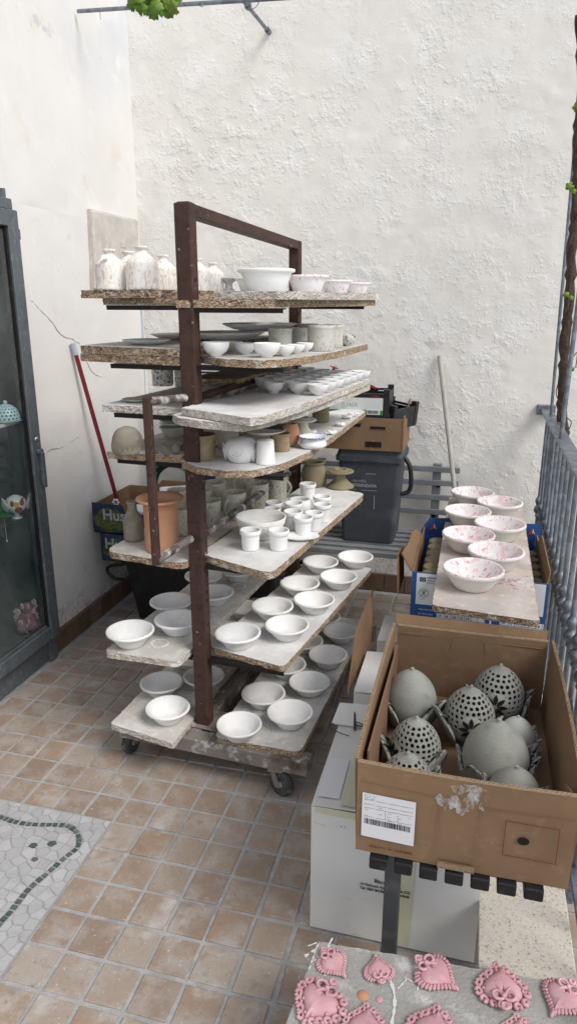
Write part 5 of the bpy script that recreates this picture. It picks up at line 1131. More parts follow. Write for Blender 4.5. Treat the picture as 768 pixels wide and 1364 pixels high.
# creases, handle slot, marks of the front panel
m = MB(); zc = z1 - .048
for a, b in (((x0 + .008, zc + .006), (x0 + .168, zc + .002)), ((x0 + .252, zc - .006), (x1 - .006, zc - .002))):
    n = 8
    for k in range(n):
        xa, xb = a[0] + (b[0] - a[0]) * k / n, a[0] + (b[0] - a[0]) * (k + 1) / n; za = a[1] + (b[1] - a[1]) * (k + .5) / n
        m.box(None, (xb - xa, .0016, .0008), mx=ff((xa + xb) / 2, za, -.0008))
m.build('crease', 'card_dark', t)
m = MB(); cx = (x0 + x1) / 2 - .005
pts = [(-.042, -.165), (-.040, -.03), (-.036, -.012), (-.026, -.003), (.026, -.003), (.036, -.010), (.040, -.024), (.040, -.165)]
for i in range(len(pts) - 1): m.bar(ff(cx + pts[i][0], z1 - .035 + pts[i][1]) @ Vector((0, 0, -.001)), ff(cx + pts[i + 1][0], z1 - .035 + pts[i + 1][1]) @ Vector((0, 0, -.001)), .0012, .0008, (0, -1, 0))
m.build('handle_cut', 'card_dark', t)
MB().box(None, (.075, .018, .0012), mx=ff(cx, z0 + .012)).build('bottom_slot', 'card_dark', t)
m = MB()
for k in range(26): m.box(None, (.0018, .011, .0006), mx=ff(cx - .036 + .0029 * k, z0 + .012 + random.uniform(-.002, .002), .0012))
m.build('bottom_flutes', 'card_edge', t)
for k, (du, dv, ru, rv) in enumerate(((-.045, -.052, .010, .014), (-.030, -.062, .009, .016), (-.018, -.050, .011, .018), (-.004, -.064, .009, .016), (.010, -.046, .012, .020), (.024, -.030, .013, .022), (.036, -.044, .008, .016), (-.010, -.018, .018, .010), (.016, -.010, .022, .008))):
    m = MB(); q = ff(cx + du + .005, z1 + dv, .0004 + .00012 * k)
    m.add([q @ Vector((ru * (1 + .25 * math.sin(3 * a + k)) * math.cos(a), rv * (1 + .2 * math.sin(4 * a + 2 * k)) * math.sin(a), 0)) for a in [2 * math.pi * j / 20 for j in range(20)]], [list(range(20))])
    m.build('slip_smear', 'smear', t)
c = ff(x1 - .082, z0 + .105, .0006)
m = MB()
for dx, dz, w_, h_ in ((0, .042, .102, .0012), (0, -.042, .102, .0012), (-.051, 0, .0012, .084), (.051, 0, .0012, .084)): m.box(None, (w_, h_, .0005), mx=c @ Matrix.Translation((dx, dz, 0)))
m.build('printed_frame', 'red_ink', t)
m = MB(); m.add([c @ Vector((-.014 + .0115 * math.cos(2 * math.pi * k / 18), .0 + .0095 * math.sin(2 * math.pi * k / 18), .0003)) for k in range(18)], [list(range(18))]); m.build('punched_hole', 'black_steel', t)
text('lettering', 'PRODOTTO  DA  CONSUMARE', .0065, ff(x0 + .03, z0 + .018), 'red_ink', t, .0003)
# shipping label
lx, lz, lw, lh = x0 + .012, z0 + .044, .112, .110
def fl2(u, v, e=0): return ff(lx + u, lz + v, .0006 + e)
q = []
nn_ = 8
vs = [fl2(lw * k / nn_, 0).translation for k in range(nn_ + 1)] + [fl2(lw * k / nn_, lh).translation for k in range(nn_ + 1)]
MB().add(vs, [(k, k + 1, nn_ + 2 + k, nn_ + 1 + k) for k in range(nn_)]).build('shipping_label', 'paper', t)
def seg(m, u0, u1, v, th=.0007):
    n = 4
    for k in range(n): a, b = u0 + (u1 - u0) * k / n, u0 + (u1 - u0) * (k + 1) / n; m.box(None, (b - a, th, .0003), mx=fl2((a + b) / 2, v, .0003))
m = MB(); seg(m, .004, .108, .096 - .002); seg(m, .004, .108, .083); seg(m, .004, .108, .074); seg(m, .004, .108, .052, .0005); m.box(None, (.0006, .024, .0003), mx=fl2(.050, .062, .0003)); m.build('label_rules', 'grey_ink', t)
m = MB(); rnd = random.Random(3); u = .006
while u < .104:
    b = rnd.choice((.0007, .0011, .0018, .0026)); m.box(None, (b, .014, .0003), mx=fl2(u + b / 2, .040, .0003)); u += b + rnd.choice((.0007, .0012, .0016))
m.build('barcode', 'ink', t)
m = ring_print(MB(), fl2(.011, .1035, .0004) @ Matrix.Diagonal((1.7, 1, 1, 1)), .0032, .0037); m.build('oval_emblem', 'grey_ink', t)
for u, v, s, z in ((.023, .102, 'Prodotto e Confezionato da: Dieci SPA Caserta (CE)', .0042), (.006, .0965 - .0005, 'LOTTO', .0036), (.018, .0955, 'LINO E LIMI SUCCHI', .0046), (.035, .0775, 'ingredienti e valori medi', .0034), (.006, .067, 'VA226', .0042), (.036, .061, 'FOGLI', .0036), (.055, .068, 'quantita netta', .0036),
                   (.054, .0595, 'Data del', .0034), (.074, .0595, '30.MIN/kg', .0042), (.054, .0535, 'Lotto n.', .0034), (.074, .0535, '36', .0042), (.098, .066, '50', .0042), (.074, .066, '30', .0036), (.056, .0485, 'Peso medio', .003), (.076, .0485, 'Calibro', .003), (.006, .0535, 'Origine: Italia', .0034)):
    text('lettering', s, z, fl2(u, v, .0003), 'ink', t)
# the pinecones
def pinecone(px, py, D, ztip, label, pierced, leaves, flower=None, body='grey_clay'):
    p = at(px, py, ztip); H = D * 1.27; zb = ztip - H
    t = thing('clay_pinecone', (p.x, p.y, zb), label, 'pinecone ornament', 'clay pinecones in the cardboard box')
    prof = [(0, 0), (.2, 0), (.22, .03), (.19, .07), (.24, .12), (.38, .24), (.465, .38), (.5, .54), (.487, .68), (.445, .82), (.37, .95), (.265, 1.07), (.14, 1.165), (.055, 1.205), (.036, 1.235), (.03, 1.265), (0, 1.27)]
    def rad(z):
        for (r0, z0_), (r1, z1_) in zip(prof[4:], prof[5:]):
            if z0_ <= z <= z1_: return r0 + (r1 - r0) * (z - z0_) / (z1_ - z0_)
        return .1
    sp = smooth_poly([Vector((r, 0, z)) for r, z in prof[4:]], 4)
    def rad(z):
        for a, b in zip(sp, sp[1:]):
            if a.z <= z <= b.z: return a.x + (b.x - a.x) * (z - a.z) / max(1e-6, b.z - a.z)
        return .05
    if not pierced:
        MB().lathe(prof[:4] + [(max(0, v.x), v.z) for v in sp], 44, (p.x, p.y, zb), D).build('body', body, t)
    else:
        zlo, zhi = .42, 1.14
        MB().lathe(prof[:4] + [(rad(z), z) for z in [.07 + .035 * k for k in range(1, 11)]], 44, (p.x, p.y, zb), D).build('lower_body', body, t)
        MB().lathe([(rad(1.138), 1.138), (.13, 1.168), (.055, 1.205), (.036, 1.235), (.03, 1.265), (0, 1.27)], 24, (p.x, p.y, zb), D).build('tip', body, t)
        m = MB(); nr = 8; edges = [zlo + (zhi - zlo) * (1 - (1 - k / nr) ** 1.12) for k in range(nr + 1)]
        # spacing follows the arc length of the profile
        arc = [0]; zs = [zlo + (zhi - zlo) * k / 200 for k in range(201)]
        for a, b in zip(zs, zs[1:]): arc.append(arc[-1] + math.hypot(b - a, rad(b) - rad(a)))
        edges = []
        for k in range(nr + 1):
            s = arc[-1] * k / nr; i = next(i for i, v in enumerate(arc) if v >= s - 1e-9); edges.append(zs[i])
        for r_ in range(nr):
            za, zb_ = edges[r_], edges[r_ + 1]; rm_ = rad((za + zb_) / 2); cell = arc[-1] / nr
            nc = max(5, int(round(2 * math.pi * rm_ / (cell * 1.06)))); off = (r_ % 2) * .5
            for c_ in range(nc):
                def P(u, v):
                    z = za + (zb_ - za) * v; a = 2 * math.pi * (c_ + off + u) / nc + .3
                    return Vector((p.x + D * rad(z) * math.cos(a), p.y + D * rad(z) * math.sin(a), zb + D * z))
                n = 12; inner = []; outer = []; hx, hy, hr = random.gauss(0, .03), random.gauss(0, .03), random.uniform(.88, 1.12)
                for k in range(n):
                    a = 2 * math.pi * (k + .5) / n; cx_, sy_ = math.cos(a), math.sin(a); inner.append(P(.5 + hx + .335 * hr * cx_, .5 + hy + .335 * hr * sy_))
                    s = max(abs(cx_), abs(sy_)); outer.append((.5 + .5 * cx_ / s, .5 + .5 * sy_ / s))
                sq = [(0, 0), (1, 0), (1, 1), (0, 1)]
                ov = [P(u, v) for u, v in outer]; corners = [P(u, v) for u, v in ((1, 1), (0, 1), (0, 0), (1, 0))]
                fs = []
                for k in range(n):
                    k2 = (k + 1) % n
                    if k in (1, 4, 7, 10): fs.append((k, n + k, 2 * n + {1: 0, 4: 1, 7: 2, 10: 3}[k], n + k2, k2))
                    else: fs.append((k, n + k, n + k2, k2))
                m.add(inner + ov + corners, fs, 0, False)
        o = m.build('pierced_shell', body, t); s = o.modifiers.new('thick', 'SOLIDIFY'); s.thickness = .0035; s.offset = -1
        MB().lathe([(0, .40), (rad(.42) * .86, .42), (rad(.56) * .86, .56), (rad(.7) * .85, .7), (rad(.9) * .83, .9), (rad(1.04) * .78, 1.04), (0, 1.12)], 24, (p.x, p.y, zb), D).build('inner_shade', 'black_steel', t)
    if flower is not None:
        fa, fz = flower; m = MB()
        def Q(u, v, e):
            z = fz + v; a = fa + u / rad(z); r_ = rad(z) + e
            return Vector((p.x + D * r_ * math.cos(a), p.y + D * r_ * math.sin(a), zb + D * z))
        # plain ground for the flower, then eight petal slots
        m2 = MB(); n = 26; vs = [Q(0, 0, .014)] + [Q(.245 * math.cos(2 * math.pi * k / n), .245 * math.sin(2 * math.pi * k / n), .012) for k in range(n)] + [Q(.255 * math.cos(2 * math.pi * k / n), .255 * math.sin(2 * math.pi * k / n), .0) for k in range(n)]
        m2.add(vs, [(0, 1 + k, 1 + (k + 1) % n) for k in range(n)] + [(1 + k, 1 + n + k, 1 + n + (k + 1) % n, 1 + (k + 1) % n) for k in range(n)], 0, True); m2.build('flower_ground', body, t)
        for k in range(8):
            a = R(45 * k); pts = []
            for q_ in range(9):
                tt = q_ / 8 * 2 - 1; pts.append((.135 + .10 * tt, .040 * (1 - tt * tt)))
            loop = [(u, v) for u, v in pts] + [(u, -v) for u, v in pts[::-1][1:-1]]
            m.add([Q(u * math.cos(a) - v * math.sin(a), u * math.sin(a) + v * math.cos(a), .0165) for u, v in loop], [list(range(len(loop)))])
        m.build('petal_slots', 'black_steel', t)
    for a, hgt in leaves:
        r_ = (rad(.24) + .02) * D; leaf_fan(t, 'leaf', Vector((p.x + r_ * math.cos(a), p.y + r_ * math.sin(a), zb + .16 * D)), a, hgt * D * 1.05, body, .75, -.15 if hgt < .66 else .1, 6, .58)
    return t
E3 = R
pinecone(549, 889, .142, .640, 'plain grey clay pinecone at the back left of the box', False, [(R(215), .62), (R(330), .7), (R(95), .6)])
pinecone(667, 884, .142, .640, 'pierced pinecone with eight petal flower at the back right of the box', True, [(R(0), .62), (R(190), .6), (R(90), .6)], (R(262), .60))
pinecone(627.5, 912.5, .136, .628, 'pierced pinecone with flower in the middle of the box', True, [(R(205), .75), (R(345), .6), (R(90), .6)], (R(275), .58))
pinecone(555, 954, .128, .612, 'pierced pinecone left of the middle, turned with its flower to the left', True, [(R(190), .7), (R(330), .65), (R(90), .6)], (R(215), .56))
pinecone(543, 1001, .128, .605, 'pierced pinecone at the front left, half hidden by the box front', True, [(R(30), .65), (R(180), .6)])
pinecone(664.5, 957, .158, .650, 'largest plain grey pinecone at the right of the box', False, [(R(235), .55), (R(350), .6), (R(20), .6), (R(175), .5)])
pinecone(688.5, 1020, .124, .610, 'plain pinecone at the front right, half hidden by the box front', False, [(R(150), .6), (R(20), .6)])
pinecone(690, 953, .095, .590, 'smallest plain pinecone by the right wall of the box', False, [(R(340), .6), (R(40), .6)], body='pale_clay')
c = at(722, 1003, .47); tag(bevel(MB().box((c.x - .02, c.y, .478), (.02, .05, .035), .3).build('clay_scrap', 'pale_clay'), .006), 'small white clay scrap on the bottom of the pinecone box', 'clay scrap')

# ------------------------------------------------------------------ white boxes under the side bench
def carton(label, x0, x1, y0, y1, z1, rz=0, name='white_carton'):
    t = thing(name, ((x0 + x1) / 2, (y0 + y1) / 2, 0), label, 'box')
    panel('front_panel', [(x0, y0, .003), (x1, y0, .003), (x1, y0, z1), (x0, y0, z1)], -.005, 'white_card', t)
    panel('back_panel', [(x0, y1, .003), (x1, y1, .003), (x1, y1, z1), (x0, y1, z1)], .005, 'white_card', t)
    panel('side_panel', [(x0, y0 + .006, .003), (x0, y1 - .006, .003), (x0, y1 - .006, z1), (x0, y0 + .006, z1)], .005, 'white_card', t)
    panel('side_panel', [(x1, y0 + .006, .003), (x1, y1 - .006, .003), (x1, y1 - .006, z1), (x1, y0 + .006, z1)], -.005, 'white_card', t)
    ym = (y0 + y1) / 2; xm = x0 + (x1 - x0) * .36
    for a, b, dz in ((x0, xm, .006), (xm + .003, x1, .004)):
        panel('top_flap', [(a, y0 + .001, z1 + .001), (b, y0 + .001, z1 + .001 + (dz if a == x0 else 0)), (b, y1 - .001, z1 + .001 + (dz if a == x0 else 0)), (a, y1 - .001, z1 + .001)], .003, 'white_card', t)
    return t
t = carton('white carton with black printed address standing on the floor under the side bench', -.325, .098, 1.448, 1.845, .385)
x0, y0, zt = -.325, 1.448, .392
MB().box((x0 + .098, y0 + .2, zt + .0065), (.052, .385, .001)).build('tape_strip', 'tape', t)
MB().box((x0 + .036, y0 + .11, zt + .0035), (.055, .16, .001), .02).build('paper_patch', 'paper', t)
panel('tape_strip', [(x0 + .01, y0 - .0015, zt - .004), (x0 + .42, y0 - .0015, zt - .004), (x0 + .42, y0 - .0015, zt - .030), (x0 + .01, y0 - .0015, zt - .022)], -.0006, 'tape', t)
panel('tape_strip', [(x0 + .195, y0 - .0016, zt - .03), (x0 + .268, y0 - .0016, zt - .03), (x0 + .258, y0 - .0016, .01), (x0 + .2, y0 - .0016, .01)], -.0006, 'tape', t)
panel('torn_flap', [(-.345, 1.80, zt + .002), (-.22, 1.80, zt + .004), (-.22, 1.885, zt + .03), (-.335, 1.875, zt + .028)], .003, 'white_card', t)
for k in range(4):
    q = frame((x0 + random.uniform(.02, .40), y0 - .0007, random.uniform(.02, .34)), (1, 0, random.uniform(-.4, .4)), (0, 0, 1)); MB().box(None, (random.uniform(.01, .05), random.uniform(.0006, .0015), .0006), mx=q).build('scuff', 'tape', t)
fw = lambda x, z: frame((x, y0 - .0028, z), (1, 0, 0), (0, 0, 1))
c = aty(498, 1175, y0); c2 = aty(479, 1183.5, y0)
text('lettering', 'Biscottificio', .0165, fw(c.x, c.z + .001), 'ink', t, .0003, sx=.86)
text('lettering', 'via Nazionale Appia - Sabatella (CE)', .0112, fw(c2.x, c.z - .0135), 'ink', t, .0003, sx=.78)
text('lettering', 'Tel.: 0823 841842 - 0000 8664640', .0112, fw(c2.x, c.z - .0265), 'ink', t, .0004, sx=.80)
text('lettering', "' '", .02, fw(x0 + .075, .33), 'ink', t)
t = thing('twig', tuple(at(470, 975, .4)), 'dry twig and loop of black wire lying on the address carton', 'twig')
c = at(472, 972, .398); MB().tube([c, c + Vector((-.01, .06, .012)), c + Vector((-.03, .11, .02))], [.004, .003, .002], 6).build('stem', 'bark', t)
MB().tube([c + Vector((-.02 + .055 * math.cos(R(a)), .035 * math.sin(R(a)), .002 + .004 * math.sin(R(a * 2)))) for a in range(0, 300, 20)], .0014, 5).build('wire', 'ink', t)
MB().tube([c + Vector((.015 + .02 * math.cos(R(a)), .03 + .014 * math.sin(R(a)), .004)) for a in range(0, 350, 25)], .0022, 5).build('wire', 'ink', t)
t = carton('second white carton behind the address carton, with a brown open flap', -.31, .05, 1.98, 2.26, .40)
panel('open_flap', [at(462, 924, .36), at(492, 868, .36), at(495, 786, .52), at(473, 838, .50)], .006, 'card', t)
m = MB(); 
t = carton('third white carton farthest back under the side bench', -.29, .05, 2.37, 2.60, .39)

# ------------------------------------------------------------------ low stand, chipboard shelf and the slab with hearts
t = thing('low_stand', (.1, 1.15, 0), 'low stand with speckled chipboard top carrying the slab of hearts', 'stand')
for x, y in ((-.12, .8), (-.12, 1.17), (.27, .8), (.27, 1.50)): MB().box((x, y, .088), (.04, .04, .176)).build('leg', 'leg_steel', t)
pts = [at(640, 1182, .2), at(752, 1186, .2)]; 
bevel(MB().box((.198, 1.20, .189), (.206, .74, .022)).build('tabletop', 'chip_panel', t), .002)
bevel(MB().box((-.03, .985, .189), (.246, .40, .022)).build('tabletop', 'chip_panel', t), .002)
ZS = .226
f1, f2 = at(424, 1253, ZS), at(768, 1312, ZS); sd = (f2 - f1).normalized(); bk = at(379, 1364, ZS) - f1; bk.normalize()
q = [f1, f1 + sd * .61, f1 + sd * .61 + bk * .42, f1 + bk * .42]
board('plaster_slab', q, .025, 'grey plaster slab dotted with pink hearts at the lower right', ('slab', 'slab'), jit=.003, group=None, seed=40, cat='slab')
slab = C.objects['plaster_slab']
m = MB()
def dab(m, pts, wd):
    pp = smooth_poly(pts, 5)
    for a, b in zip(pp, pp[1:]):
        s = (b - a).cross(Vector((0, 0, 1))).normalized() * wd * random.uniform(.5, 1.2); m.add([a - s, a + s, b + s, b - s], [(0, 1, 2, 3)])
dab(m, [at(x, y, ZS + .0012) for x, y in ((519, 1306), (524, 1320), (525, 1340), (521, 1364))], .0035)
for k in range(9): 
    x, y = random.uniform(512, 560), random.uniform(1285, 1310); dab(m, [at(x, y, ZS + .0012), at(x + random.uniform(-14, 14), y + random.uniform(-6, 14), ZS + .0012)], .0016)
for k in range(12):
    x, y = random.uniform(404, 440), random.uniform(1258, 1310); dab(m, [at(x, y, ZS + .0012), at(x + random.uniform(2, 16), y - random.uniform(4, 14), ZS + .0012)], .0018)
m.build('slip_dabs', 'clay_dust', slab)
c = at(483, 1326, ZS); MB().lathe([(0, .004), (.008, .004), (.011, .001), (.0125, 0)], 10, (c.x, c.y, ZS), 1).build('red_clay_spot', 'terracotta', slab)
c = at(505, 1331, ZS); MB().lathe([(0, .002), (.006, .002), (.008, 0)], 8, (c.x, c.y, ZS), 1).build('pink_clay_spot', 'pink_clay', slab)
def heart(px, py, wpx, rot, style, label, ornament=True):
    c = at(px, py, ZS); s = wpx * depth(c) / FPX / 2 * .90; t = thing('clay_heart', (c.x, c.y, ZS), label, 'heart ornament', 'pink clay hearts on the plaster slab')
    R2 = Matrix.Translation((c.x, c.y, ZS + .0012)) @ Matrix.Rotation(rot, 4, 'Z')
    def hp(a, k=1):   # outline, point towards -y
        x = math.sin(a) ** 3; y = (13 * math.cos(a) - 5 * math.cos(2 * a) - 2 * math.cos(3 * a) - math.cos(4 * a)) / 16 + .12
        return Vector((x * k * .78, y * k * .82, 0))
    n = 40; vs = [R2 @ Vector((0, .1 * s, .35 * s))]; rings = ((.35, .34), (.62, .31), (.82, .25), (.95, .16), (1, 0))
    for k, z in rings:
        for i in range(n): v = hp(2 * math.pi * i / n, k * s * .92); dn = .035 * s * noise.noise(Vector((v.x * 40 + px, v.y * 40, py))); vs.append(R2 @ (v + Vector((0, .1 * s * (1 - k), z * s + (dn if k < 1 else 0)))))
    fs = [(0, 1 + (i + 1) % n, 1 + i) for i in range(n)]
    for r_ in range(len(rings) - 1): fs += [(1 + r_ * n + i, 1 + r_ * n + (i + 1) % n, 1 + (r_ + 1) * n + (i + 1) % n, 1 + (r_ + 1) * n + i) for i in range(n)]
    MB().add(vs, fs, 0, True).build('body', 'pink_clay', t)
    m = MB(); L_ = [hp(2 * math.pi * i / 400, s) for i in range(401)]; acc = 0; step = (.135 if style == 'rope' else .27) * s; cnt = 0
    for i in range(1, 401):
        acc += (L_[i] - L_[i - 1]).length
        if acc >= step:
            acc = 0; cnt += 1; tg = (L_[i] - L_[i - 1]).normalized(); nr = Vector((tg.y, -tg.x, 0))
            if nr.dot(L_[i]) < 0: nr = -nr
            if style == 'rope':
                jj = random.uniform(.85, 1.2); m.ball(R2 @ (L_[i] * random.uniform(.92, .96) + Vector((0, 0, .16 * s))), .070 * s * jj, 6, sq=.8); m.tube([R2 @ (L_[i] * .96 + Vector((0, 0, .14 * s))), R2 @ (L_[i] * 1.06 + Vector((0, 0, .10 * s))), R2 @ (L_[i] * random.uniform(1.10, 1.16) + Vector((0, 0, .045 * s)))], [.062 * s * jj, .080 * s * jj, .045 * s], 6)
            else:
                pts = [R2 @ (L_[i] * .95 + tg * (.115 * s * math.sin(R(a))) + nr * (.03 * s + .10 * s * (1 - math.cos(R(a)))) + Vector((0, 0, .09 * s + .03 * s * math.sin(R(a * 1.3))))) for a in range(-160, 200, 36)]
                m.tube(pts, [.070 * s] * len(pts), 7)
                if cnt % 2 == 0: m.ball(R2 @ (L_[i] * .90 + Vector((0, 0, .2 * s))), .062 * s, 6)
    m.build('border', 'pink_clay', t)
    if ornament:
        # modelled ribbon bow with loops and two tails near the heart's notch
        m = MB(); b = Vector((0, .62 * s, .25 * s))
        for sg in (-1, 1):
            m.tube([R2 @ (b + Vector((sg * (.20 - .20 * math.cos(R(a))) * s, .17 * s * math.sin(R(a)), .07 * s * math.sin(R(a / 2))))) for a in range(0, 361, 36)], .062 * s, 6)
            m.tube([R2 @ (b + Vector((sg * .05 * s, 0, 0))), R2 @ (b + Vector((sg * .13 * s, -.20 * s, .08 * s))), R2 @ (b + Vector((sg * .24 * s, -.34 * s, .06 * s)))], [.06 * s, .055 * s, .045 * s], 6)
            m.tube([R2 @ (b + Vector((sg * .11 * s + .09 * s * math.cos(R(a)), .30 * s + .10 * s * math.sin(R(a)), -.04 * s))) for a in range(0, 361, 40)], .05 * s, 6)
        m.ball(R2 @ b + Vector((0, 0, .05 * s)), .10 * s, 8)
        m.tube([R2 @ (b + Vector((.11 * s * math.cos(R(a)), .36 * s + .12 * s * math.sin(R(a)), 0))) for a in range(0, 361, 36)], .055 * s, 6)
        m.build('bow', 'pink_clay', t)
    return t
heart(446, 1288, 56, R(50), 'rope', 'smaller pink clay heart with rope border at the top left of the slab')
heart(503, 1291, 52, R(200), 'rope', 'smooth edged pink heart, second in the rear row, point to the back')
heart(584, 1303, 74, R(62), 'rope', 'pink clay heart with rope border, third in the rear row')
heart(667, 1314, 80, R(185), 'curl', 'pink heart with curled border and hanging ring, fourth in the rear row')
heart(746, 1336, 74, R(-30), 'rope', 'pink heart cut by the right edge of the picture')
heart(421, 1342, 84, R(-25), 'curl', 'large pink heart with curled border at the front left corner')
heart(487, 1366, 72, R(180), 'curl', 'pink heart with winged bow at the front, left of the middle')
heart(578, 1372, 84, R(170), 'curl', 'large pink heart at the front, right of the middle')
heart(691, 1378, 66, R(180), 'curl', 'pink heart at the front right, mostly below the picture edge')

# ------------------------------------------------------------------ railing
t = thing('railing', (.345, 2.4, 0), 'galvanised steel terrace railing with collared balusters along the right side', 'railing')
bevel(MB().bar((.342, .55, 1.074), (.342, WY + .02, 1.074), .056, .012).build('top_rail', 'galv', t), .003)
bevel(MB().bar((.342, .55, 1.062), (.342, WY + .02, 1.062), .030, .012).build('under_rail', 'galv', t), .002)
bevel(MB().bar((.345, .55, .155), (.345, WY + .02, .155), .034, .012).build('bottom_rail', 'galv', t), .002)
bevel(MB().box((.342, WY - .012, 1.072), (.09, .03, .05)).build('wall_bracket', 'galv', t), .004)
BAL = [(.0085, .16), (.0085, .535), (.012, .54), (.0135, .548), (.011, .556), (.019, .563), (.0225, .575), (.019, .588), (.0115, .596), (.0125, .604), (.0165, .612), (.019, .622), (.0165, .633), (.011, .641), (.0085, .648), (.0085, 1.06)]
bal = MB().lathe(BAL, 14).mesh('baluster', 'galv'); y = WY - .115; k = 0
while y > .6:
    place('baluster', bal, (.345, y, 0), 0, 1, t); y -= .1335 if k % 1 == 0 else .12; k += 1
for y in (3.0, 1.72, .62): bevel(MB().box((.345, y, .53), (.03, .03, 1.06)).build('post', 'galv', t), .002) if y != 3.0 else None
for y in (3.1, 1.9): bevel(MB().box((.345, y, .078), (.03, .03, .152)).build('foot', 'galv', t), .002)
# scroll ornament between balusters near the camera
m = MB()
for y0_, sg in ((2.02, 1), (1.86, -1)):
    m = MB(); m.tube([Vector((.345, y0_ + sg * (.035 * (1 - k / 30) * math.cos(k * .42)), .42 + .035 * (1 - k / 30) * math.sin(k * .42))) for k in range(28)], .005, 6); m.build('scroll', 'galv', t)
# rods that carry the vine, pergola rods overhead
r1 = Vector((.346, 3.54, 1.08)); r1t = r1 + (aty(767, 170, 3.56) - r1) * 1.25
tag(MB().tube([r1, r1.lerp(r1t, .5), r1t], .0075, 8).build('support_rod', 'galv'), 'thin grey steel rod rising from the far end of the railing to the vine', 'rod')
r2 = Vector((.333, 2.93, 1.08)); r2t = r2 + (aty(768, 410, 2.97) - r2) * 3.2
tag(MB().tube([r2, r2t], .009, 8).build('support_rod', 'galv'), 'thicker steel rod rising from the railing in front of the vine trunk', 'rod')
a, b = aty(105, 15, 3.30), aty(400, -2, 3.30)
a = atx(104, 15, WX + .02); e_ = aty(460, -8, 3.05); tag(MB().tube([a, a.lerp(e_, .37), e_], .0085, 8).build('pergola_rod', 'galv'), 'horizontal grey rod fixed to the left wall at the top of the picture', 'rod')
a = aty(355, 39, WY - .04); e_ = aty(312, -14, WY - .6); m = MB().tube([a, e_], .0085, 8); m.tube([a, a + Vector((0, .05, 0))], .013, 8); q = a.lerp(e_, .62); m.tube([q - (e_ - a) * .02, q + (e_ - a) * .02], .015, 8)
tag(m.build('pergola_rod', 'galv'), 'short slanting steel rod anchored in the back wall near the top', 'rod')
m = MB()
for pts in ([(345, 2), (340, 10), (330, 13), (335, 3)], [(133, 15), (134, 26)], [(262, 6), (270, 9), (268, 3)]):
    m.tube(smooth_poly([aty(x, y, 3.1) for x, y in pts], 4), .0015, 5)
tag(m.build('tie_wire', 'galv'), 'thin loose tie wires hanging from the overhead rods', 'wire')
# grapevine
vine = thing('grapevine', (.46, 3.3, -.65), 'old grapevine with twisted dark trunk behind the railing and few young leaves', 'vine')
pts = [(.47, 3.30, -.68), (.45, 3.32, .2)] + [tuple(aty(x, y, yy)) for x, y, yy in ((751, 610, 3.35), (748, 560, 3.36), (749, 510, 3.36), (752, 455, 3.36), (757, 395, 3.36), (762, 330, 3.38), (766, 270, 3.4), (769, 200, 3.42), (772, 120, 3.4), (775, 20, 3.3))]
pp = smooth_poly(pts, 9); rs = []; 
for k, p in enumerate(pp): rs.append(.0225 + .006 * noise.noise(Vector((k * .35, 1, 2))) - .008 * k / len(pp) + (.006 if k % 9 == 4 else 0))
pp = [p + Vector((.006 * noise.noise(p * 9), .006 * noise.noise(p * 9 + Vector((5, 5, 5))), 0)) for p in pp]
m = MB(); m.tube(pp, rs, 14); m.tube([p + Vector((.016 * math.cos(i * .35), .016 * math.sin(i * .35), 0)) for i, p in enumerate(pp)], [r_ * .62 for r_ in rs], 8); m.build('trunk', 'bark', vine)
def grape_leaf(c, size, nrm, rot, parent):
    z = Vector(nrm).normalized(); x = z.orthogonal().normalized(); y = z.cross(x); n = 30; vs = [Vector(c)]
    for k in range(n):
        a = 2 * math.pi * k / n; lob = .62 + .30 * abs(math.cos(2.5 * (a - math.pi / 2))) ** .8 + .06 * math.cos(15 * a)
        if abs(a - 1.5 * math.pi) < .3: lob *= .45
        r_ = size * lob; aa = a + rot; vs.append(Vector(c) + x * r_ * math.cos(aa) + y * r_ * math.sin(aa) + z * (-.25 * r_ * abs(math.sin(2.5 * a)) ))
    m = MB().add(vs, [(0, 1 + k, 1 + (k + 1) % n) for k in range(n)], 0, True); o = m.build('leaf', 'leaf', parent); s = o.modifiers.new('thick', 'SOLIDIFY'); s.thickness = .0008
shoot = [aty(x, y, yy) for x, y, yy in ((775, 20, 3.3), (790, -160, 3.2), (500, -160, 2.9), (262, -40, 2.75), (205, -6, 2.7), (180, -2, 2.7))]
MB().tube(smooth_poly(shoot, 6), .006, 6).build('shoot', 'bark', vine)
for px, py, s in ((186, 4, .035), (203, 8, .05), (222, 8, .045), (228, -6, .045), (195, -4, .045), (212, -4, .05), (209, 16, .028), (181, -8, .04), (190, 13, .024), (221, 15, .026), (230, 10, .030), (176, 6, .026)):
    grape_leaf(aty(px, py, 2.70 + random.uniform(-.05, .05)), s * .95, (random.uniform(-.4, .4), -1, random.uniform(-.5, .3)), R(180 + random.uniform(-60, 60)), vine)
for px, py, s in ((768, 143, .022), (758, 248, .020), (763, 255, .014), (753, 393, .016), (760, 397, .013), (761, 492, .014), (748, 573, .010)):
    grape_leaf(aty(px, py, 3.32), s, (random.uniform(-.5, .5), -1, random.uniform(-.4, .6)), R(random.uniform(0, 360)), vine)
m = MB()
for pts in ([(766, 170), (762, 185), (763, 210), (768, 205)], [(763, 475), (768, 470), (766, 490)], [(742, 512), (740, 525), (746, 540)], [(752, 555), (760, 562), (757, 572)]):
    MB().tube(smooth_poly([aty(x, y, 3.32) for x, y in pts], 4), .0022, 5).build('tendril', 'bark', vine)

